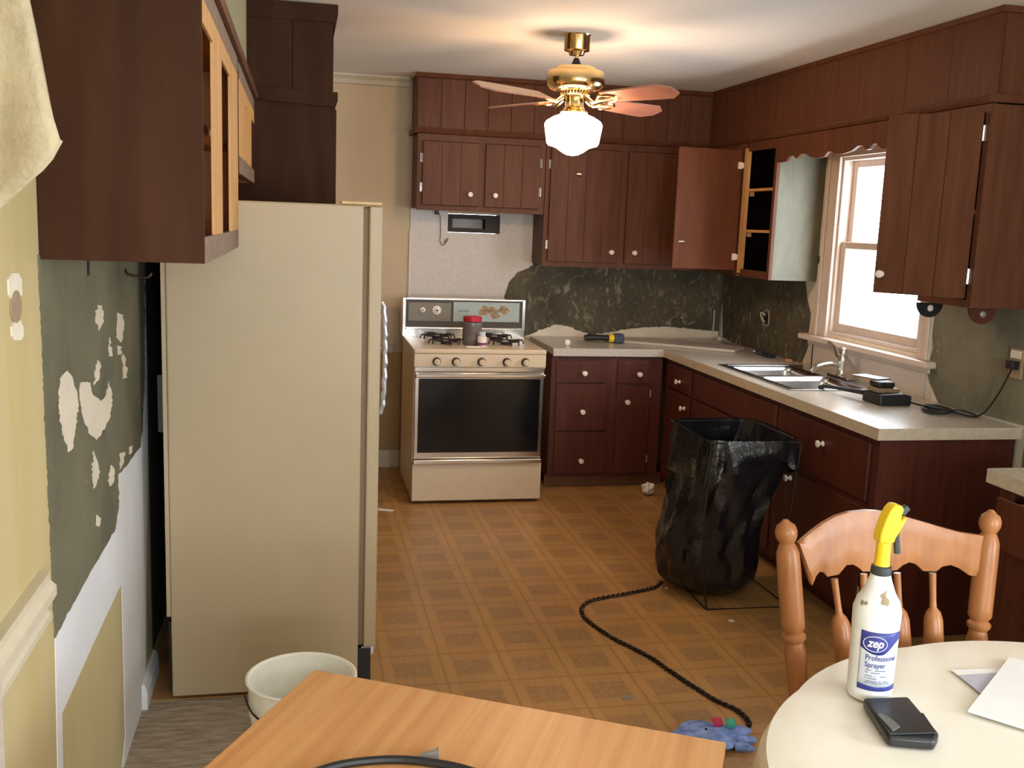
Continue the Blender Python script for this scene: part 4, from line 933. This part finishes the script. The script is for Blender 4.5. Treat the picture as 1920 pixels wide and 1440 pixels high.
for nm, mm, dx, lb in (('plastic_cap', M_pink, .020, 'magenta plastic cap lying on the blue glove'), ('plastic_cap', M_green, .062, 'teal green plastic cap lying on the blue glove')):
    obj(nm, MB().lathe([(.016, 0), (.018, .006), (.016, .026), (.009, .03)], (bp.x+dx-.02, bp.y-.028-.012*(dx > .05), .052), seg=14, tilt=(.8, -.3, .35)), mm, bt, True, label=lb)

# ================================================================== BUCKET
bc = Vector((-2.932, -3.90, .0035))
bk = thing('plastic_bucket', 'white plastic bucket on the floor in front of the refrigerator', 'bucket', tuple(bc))
bh = .375
obj('bucket_body', MB().lathe([(.118, 0), (.128, .004), (.142, bh-.10), (.146, bh-.10), (.147, bh-.085), (.148, bh-.008), (.156, bh-.004), (.156, bh), (.150, bh+.002), (.144, bh-.004), (.136, bh-.12), (.124, .01), (.02, .006)], bc, seg=48, caps=False), M_bucket, bk, True)
obj('bucket_floor', MB().lathe([(.12, .002), (.12, .007)], bc, seg=40), M_bucket, bk)
obj('handle', MB().tube(smooth_path([bc+Vector((.158, 0, bh-.05)), bc+Vector((.12, -.10, bh-.07)), bc+Vector((0, -.165, bh-.10)), bc+Vector((-.12, -.10, bh-.07)), bc+Vector((-.158, 0, bh-.05))], 6), .003, 6), M_wire, bk, True)

# ================================================================== DESK (foreground)
DZ = .72
c0 = at('z', DZ, 590, 1255); e1 = (at('z', DZ, 380, 1440)-c0).normalized(); e1.z = 0
e2 = Vector((-e1.y, e1.x, 0))
c0 = Vector((c0.x, c0.y, 0))
dk = thing('desk', 'orange wood-grain table corner in the foreground', 'table', (c0.x+e1.x*.3+e2.x*.4, c0.y+e1.y*.3+e2.y*.4, 0))
def dp(a, b_, z): v = c0+e1*a+e2*b_; return (v.x, v.y, z)
LW, DD = .86, .56
def dbox(a0, a1, b0, b1, z0, z1):
    mb = MB(); mb.v = [dp(a, b_, z) for z in (z0, z1) for b_ in (b0, b1) for a in (a0, a1)]
    mb.f = [(0,2,3,1),(4,5,7,6),(0,1,5,4),(2,6,7,3),(0,4,6,2),(1,3,7,5)]; return mb
obj('tabletop', dbox(0, DD, 0, LW, DZ-.028, DZ), M_desk, dk, bevel=.003)
for a, b_ in ((.03, .03), (DD-.08, .03), (.03, LW-.08), (DD-.08, LW-.08)): obj('leg', dbox(a, a+.05, b_, b_+.05, .004, DZ-.0285), M_oak, dk)
obj('apron', dbox(.045, .065, .081, LW-.081, DZ-.09, DZ-.0285), M_oak, dk)
# black cable loop and small clip on it
lp = [at('z', DZ+.008, *p) for p in ((520, 1480), (600, 1445), (660, 1430), (740, 1424), (810, 1430), (880, 1445), (960, 1480))]
mid_ = at('z', DZ+.008, 740, 1560)
ring = smooth_path(lp+[mid_+Vector((.12, -.03, 0)), mid_+Vector((-.12, -.03, 0))], 7, True)
rg2 = thing('cable_loop', 'loop of thick black cable on the foreground table', 'cable', (mid_.x, mid_.y, DZ))
obj('cable', MB().tube(ring, .0075, 8, True), M_black, rg2, True)
cpn = at('z', DZ+.001, 815, 1418)
obj('plug_tip', MB().prism('z', [(cpn.x-.03, cpn.y-.012), (cpn.x+.006, cpn.y-.010), (cpn.x+.008, cpn.y+.012), (cpn.x+.002, cpn.y+.004)], DZ+.0005, DZ+.014), M_duct, rg2)

# ================================================================== ROUND TABLE
TX, TY, TR, TH = -1.47, -5.41, .72, .75
rt = thing('round_table', 'round pedestal table under the cream cloth', 'table', (TX, TY, 0))
obj('tabletop', MB().lathe([(.69, TH-.028), (.70, TH-.02), (.70, TH-.008), (.69, TH-.004)], (TX, TY, 0), seg=64), M_oak, rt, True)
obj('pedestal', MB().lathe([(.07, .10), (.06, .2), (.045, .35), (.06, .5), (.07, TH-.05), (.12, TH-.0285)], (TX, TY, 0), seg=24), M_oak, rt, True)
for k in range(4):
    a = math.radians(45+90*k); d_ = Vector((math.cos(a), math.sin(a), 0))
    obj('leg', MB().tube([Vector((TX, TY, .18))+d_*.05, Vector((TX, TY, .10))+d_*.22, Vector((TX, TY, .028))+d_*.40], [.035, .028, .024], 8), M_oak, rt, True)
def clf(u, v):
    a = 2*math.pi*u
    k = 11; poly = 1-.035*(1-math.cos(((a*k/ (2*math.pi)) % 1-.5)*2*math.pi/k))/(1-math.cos(math.pi/k))*.35
    if v < .5:
        t = v/.5; r = .02+(TR-.02)*t; z = TH+.0012+.0016*math.sin(a*3+r*9)*t*t
        return (TX+r*poly*math.cos(a), TY+r*poly*math.sin(a), z)
    t = (v-.5)/.5
    r = TR+.012*min(1, t*6)+.02*t+(.022*math.sin(a*k)+.010*math.sin(a*23+1))*t
    return (TX+r*poly*math.cos(a), TY+r*poly*math.sin(a), TH-.003-.27*t+.006*math.sin(a*5)*t)
cl = MB().grid(clf, 176, 34, True)
obj('tablecloth', cl, M_cloth, smooth=True, label='cream vinyl tablecloth draped over the round table', cat='tablecloth', solid=.0015)
# spray bottle
TT = TH+.0035
SB = Vector((-1.809, -4.925, TT))
sp = thing('spray_bottle', 'white spray bottle with yellow trigger head and blue label on the round table', 'spray bottle', tuple(SB))
prof = [(.040, 0), (.050, .003), (.053, .010), (.054, .06), (.055, .12), (.0565, .165), (.057, .185), (.050, .205), (.038, .222), (.030, .240), (.025, .252), (.0235, .258)]
prof = [(a*.82, b_) for a, b_ in prof]
obj('bottle_body', MB().lathe(prof, SB, seg=40), M_bottle, sp, True)
obj('collar', MB().lathe([(.0195, .2585), (.0205, .262), (.0195, .274), (.017, .276)], SB, seg=24), M_gray, sp, True)
tdir = Vector((.97, .0, 0)).normalized()
obj('neck', MB().lathe([(.0155, .2765), (.0145, .285), (.0140, .325)], SB, seg=20), M_ylw, sp, True)
hd = MB().prism('y', [(SB.x+a*.88, SB.z+b_) for a, b_ in ((-.019, .325), (-.019, .342), (-.010, .372), (.000, .392), (.010, .402), (.028, .400), (.033, .392), (.027, .374), (.030, .368), (.040, .378), (.041, .370), (.026, .344), (.019, .335), (.017, .325))], SB.y-.014, SB.y+.014)
obj('sprayer_head', hd, M_ylw, sp, True, bevel=.005)
obj('nozzle', MB().tube([SB+Vector((.030, 0, .381)), SB+Vector((.043, 0, .394))], [.009, .008], 8), M_gray, sp, True)
obj('trigger', MB().tube([SB+Vector((.024, 0, .345)), SB+Vector((.028, 0, .322)), SB+Vector((.032, 0, .300))], [.007, .0065, .007], 8), M_gray, sp, True)
# label wrapped on the cylinder: u = arc length to the right, v = height
aim = math.atan2(CAM.y-SB.y, CAM.x-SB.x)
def wrap(u, v, dr=.0006):
    ph = aim+(u)/.0555; rr = .0553*.82+dr+(.0019*(v-.06)/.12)
    return (SB.x+rr*math.cos(ph), SB.y+rr*math.sin(ph), SB.z+v)
U0_, U1_ = -.030, .072
def patch(name, poly_top, poly_bot, mat, dr, n=24, par=None):
    return obj(name, MB().grid(lambda u, v: wrap(U0_+(U1_-U0_)*u, poly_bot(u)+(poly_top(u)-poly_bot(u))*v, dr), n, 4), mat, par or sp, True, solid=.0002)
lb = patch('label_sheet', lambda u: .152, lambda u: .030, M_label, .0006)
patch('label_band', lambda u: .152, lambda u: .118-.012*math.sin(min(1, u*1.25)*math.pi)+.022*max(0, u-.55)*2, M_blue, .0010, par=lb)
patch('label_foot', lambda u: .042-.003*math.sin(u*3), lambda u: .030, M_blue, .0010, par=lb)
def text(s, u0, v0, h, mat, dr, name='lettering', slant=.0, bold=0, align='LEFT', par=None):
    cu = bpy.data.curves.new('t', 'FONT'); cu.body = s; cu.size = h; cu.shear = slant; cu.offset = bold; cu.align_x = align; cu.resolution_u = 3
    o = bpy.data.objects.new('t', cu); COL.objects.link(o)
    dg = bpy.context.evaluated_depsgraph_get(); me = bpy.data.meshes.new_from_object(o.evaluated_get(dg))
    bm = bmesh.new(); bm.from_mesh(me); bmesh.ops.triangulate(bm, faces=bm.faces)
    bmesh.ops.subdivide_edges(bm, edges=[e for e in bm.edges if e.calc_length() > .004], cuts=1)
    mb = MB(); bm.verts.ensure_lookup_table(); bm.verts.index_update()
    mb.v = [wrap(u0+v.co.x, v0+v.co.y, dr) for v in bm.verts]; mb.f = [tuple(v.index for v in f.verts) for f in bm.faces]
    bm.free(); bpy.data.objects.remove(o); bpy.data.curves.remove(cu); bpy.data.meshes.remove(me)
    return obj(name, mb, mat, par or sp, recalc=False)
oc_u, oc_v = .004, .128
obj('logo_oval', MB().tube([wrap(oc_u+.024*math.cos(2*math.pi*i/32)*1.12, oc_v+.0155*math.sin(2*math.pi*i/32), .0014) for i in range(32)], .0007, 4, True), M_whitei, lb, True)
text('zep', oc_u, oc_v-.0062, .025, M_whitei, .0015, 'logo_lettering', .3, .0006, 'CENTER', lb)
text('Professional', -.016, .094, .0155, M_blue, .0012, bold=.0002, par=lb)
text('Sprayer', -.016, .079, .0155, M_blue, .0012, bold=.0002, par=lb)
fine = MB()
for i, (v, L) in enumerate(((.072, .05), (.067, .035), (.060, .055), (.055, .03), (.049, .06), (.0455, .06))):
    for k in range(int(L/.0035)):
        if random.random() < .85:
            a = -.013+k*.0035
            n = len(fine.v); fine.v += [wrap(a, v, .0012), wrap(a+.0026, v, .0012), wrap(a+.0026, v+.0018, .0012), wrap(a, v+.0018, .0012)]; fine.f.append((n, n+1, n+2, n+3))
obj('small_print', fine, M_ink, lb, recalc=False)
sm = MB()
rnd = random.Random(5)
for (uu, vv, rr) in ((.012, .222, .007), (.016, .215, .008), (.010, .212, .005), (-.022, .205, .004), (-.030, .203, .005), (.018, .230, .003)):
    n = len(sm.v); K = 10
    def wr2(u, v):
        # radius follows shoulder profile
        for (r1, h1), (r2, h2) in zip(prof, prof[1:]):
            if h1 <= v <= h2: R = r1+(r2-r1)*(v-h1)/(h2-h1)+.0009; break
        else: R = .05
        ph = aim+u/.04; return (SB.x+R*math.cos(ph), SB.y+R*math.sin(ph), SB.z+v)
    sm.v += [wr2(uu+rr*(.7+.5*rnd.random())*math.cos(2*math.pi*i/K), vv+rr*(.7+.5*rnd.random())*math.sin(2*math.pi*i/K)) for i in range(K)]; sm.f.append(tuple(n+i for i in range(K)))
obj('smudge', sm, M_smudge, sp, recalc=False, kind='stuff')

# phone pouch
q = [at('z', TT+.010, *p) for p in ((1617, 1318), (1702, 1315), (1760, 1385), (1752, 1400), (1665, 1392))]
ph_ = thing('leather_pouch', 'worn black leather pouch lying on the tablecloth', 'pouch', tuple(q[0]))
ctr = sum(q, Vector())/5
obj('pouch_body', MB().prism('z', [(v.x, v.y) for v in q], TT+.0005, TT+.022), M_leather, ph_, True, bevel=.006)
mA = q[0].lerp(q[4], .52); mB = q[1].lerp(q[2], .52)
fl_ = [mA, mB, q[2].lerp(q[3], .3), q[4]]
obj('flap', MB().prism('z', [(v.x+(ctr.x-v.x)*.04, v.y+(ctr.y-v.y)*.04) for v in fl_], TT+.0222, TT+.026), M_leather, ph_, bevel=.002)
cA = mA.lerp(q[4], .35); cB = q[4].lerp(q[3], .28)
obj('belt_clip', MB().prism('z', [(v.x, v.y) for v in (mA.lerp(mB, .02), mA.lerp(mB, .10), cA.lerp(mB, .22), q[4].lerp(mB, .30), q[4].lerp(mB, .10))], TT+.0262, TT+.029), plain('grey_worn_edge', (.14, .14, .13), .5), ph_)
# papers
def sheet(px, z, mat, name, label, th=.0015):
    P = [at('z', TT+z, *p) for p in px]
    return obj(name, MB().prism('z', [(v.x, v.y) for v in P], TT+z, TT+z+th), mat, label=label, cat='paper', group='papers on the round table')
e_ = sheet([(1783, 1257), (1925, 1253), (1940, 1300), (1841, 1301)], .0008, M_paper, 'envelope', 'white envelope with a lilac flap lying under the paper sheet')
P = [at('z', TT+.003, *p) for p in ((1797, 1266), (1871, 1261), (1838, 1300))]
obj('lilac_face', MB().prism('z', [(v.x, v.y) for v in P], TT+.0025, TT+.003), M_paperb, e_)
sheet([(1815, 1335), (1892, 1236), (2010, 1262), (1990, 1385), (1920, 1368)], .0042, M_paper, 'paper_sheet', 'stack of white paper lying on top at the frame edge', .005)

# ================================================================== CHAIR
chy = -4.60
ch = thing('dining_chair', 'honey maple dining chair with turned spindles behind the round table', 'chair', (-1.565, -4.86, 0))
def P2(xt, zt): return xt
Lt, Lb, Rt, Rb = Vector((-1.842, -4.585, 1.02)), Vector((-1.775, -4.64, .45)), Vector((-1.300, -4.585, 1.03)), Vector((-1.340, -4.64, .45))
def post(T_, B_):
    ax = (T_-B_); L = ax.length
    pr = [(.017, 0), (.019, .05), (.022, .12), (.026, .20), (.028, .26), (.022, .285), (.030, .295), (.030, .303), (.022, .31), (.030, .322), (.030, .34), (.030, .46), (.029, .50), (.022, .518), (.018, .524), (.022, .530), (.027, .540), (.028, .553), (.023, .566), (.014, .572), (.006, .580)]
    s_ = L/.580
    return MB().lathe([(r*.92, h*s_) for r, h in pr], B_, tilt=ax, seg=20)
obj('back_post', post(Lt, Lb), M_oak, ch, True); obj('back_post', post(Rt, Rb), M_oak, ch, True)
cr = [(262,318),(330,272),(400,230),(470,198),(540,180),(640,172),(700,176),(760,185),(830,203),(900,222),(1000,250),(1090,272),(1195,282)]
cbm = [(1190,480),(1110,475),(1070,445),(1030,430),(990,440),(960,465),(900,465),(868,432),(835,424),(800,440),(772,463),(720,468),(640,468),(600,470),(580,450),(550,434),(515,436),(490,462),(470,480),(410,488),(395,466),(370,462),(350,480),(330,520),(322,528)]
def inter(tab, x):
    tab = sorted(tab)
    for (xa, ya), (xb, yb) in zip(tab, tab[1:]):
        if xa <= x <= xb: return ya+(yb-ya)*(x-xa)/max(1e-6, xb-xa)
    return tab[0][1] if x < tab[0][0] else tab[-1][1]
xs_ = sorted(set([262+(1195-262)*i/60 for i in range(61)]+[p_[0] for p_ in cbm if 330 < p_[0] < 1190]))
cols = []
for x in xs_:
    yt = inter(cr, x); yb = inter(cbm, x) if x > 322 else 318+ (528-318)*(x-262)/60
    cols.append([at('y', chy, 1400+x/2.667, 900+(yt+(yb-yt)*k/6)/2.667) for k in range(7)])
mb = MB(); nc = len(cols)
def bend(x): t = (x+1.565)/.27; return .030*(1-t*t)
def cv(v, d, k): return (v.x, chy+bend(v.x)+d*(.55 if k in (0, 6) else 1)+.11*(v.z-.95), v.z)
for d in (-.011, .011):
    for c_ in cols: mb.v += [cv(v, d, k) for k, v in enumerate(c_)]
H7 = nc*7
for i in range(nc-1):
    for k in range(6):
        a_ = i*7+k; mb.f.append((a_, a_+1, a_+8, a_+7)); mb.f.append((H7+a_, H7+a_+7, H7+a_+8, H7+a_+1))
    for k in (0, 6): a_ = i*7+k; mb.f.append((a_, a_+7, H7+a_+7, H7+a_))
for i in (0, nc-1):
    for k in range(6): a_ = i*7+k; mb.f.append((a_, a_+1, H7+a_+1, H7+a_))
obj('crest_rail', mb, M_oak, ch, True)
seatz = .45
for (tx, tz, bx) in ((437, 492, 480), (585, 468, 592), (752, 463, 772), (930, 465, 935)):
    t_ = at('y', chy+.015, 1400+tx/2.667, 900+(tz-8)/2.667); b_ = at('y', -4.612, 1400+bx/2.667, 900+800/2.667)
    dirv = (b_-t_); dirv = dirv*((t_.z-seatz)/-dirv.z); B_ = t_+dirv
    ax = t_-B_; L = ax.length
    obj('spindle', MB().lathe([(.009, 0), (.012, L*.08), (.020, L*.2), (.023, L*.4), (.0235, L*.62), (.022, L*.735), (.017, L*.775), (.0085, L*.80), (.0075, L*.84), (.0085, L*.99)], B_, tilt=ax, seg=16), M_oak, ch, True)
st = [(-1.80, -4.60), (-1.33, -4.60), (-1.31, -4.82), (-1.32, -5.02), (-1.38, -5.10), (-1.75, -5.10), (-1.81, -5.02), (-1.82, -4.82)]
obj('seat', MB().prism('z', st, .418, .452), M_oak, ch, bevel=.010)
for (x, y, dx, dy) in ((-1.76, -4.73, -.03, .05), (-1.37, -4.73, .03, .05), (-1.76, -5.04, -.03, -.04), (-1.37, -5.04, .03, -.04)):
    obj('leg', MB().lathe([(.014, 0), (.017, .08), (.022, .2), (.018, .25), (.024, .27), (.020, .36), (.017, .417)], (x+dx, y+dy, .0035), tilt=(-dx, -dy, .416), seg=14), M_oak, ch, True)
obj('stretcher', MB().tube([(-1.785, -4.70, .18), (-1.785, -5.06, .18)], .009, 8), M_oak, ch, True)
obj('stretcher', MB().tube([(-1.345, -4.70, .18), (-1.345, -5.06, .18)], .009, 8), M_oak, ch, True)
obj('stretcher', MB().tube([(-1.775, -4.88, .18), (-1.355, -4.88, .18)], .009, 8), M_oak, ch, True)
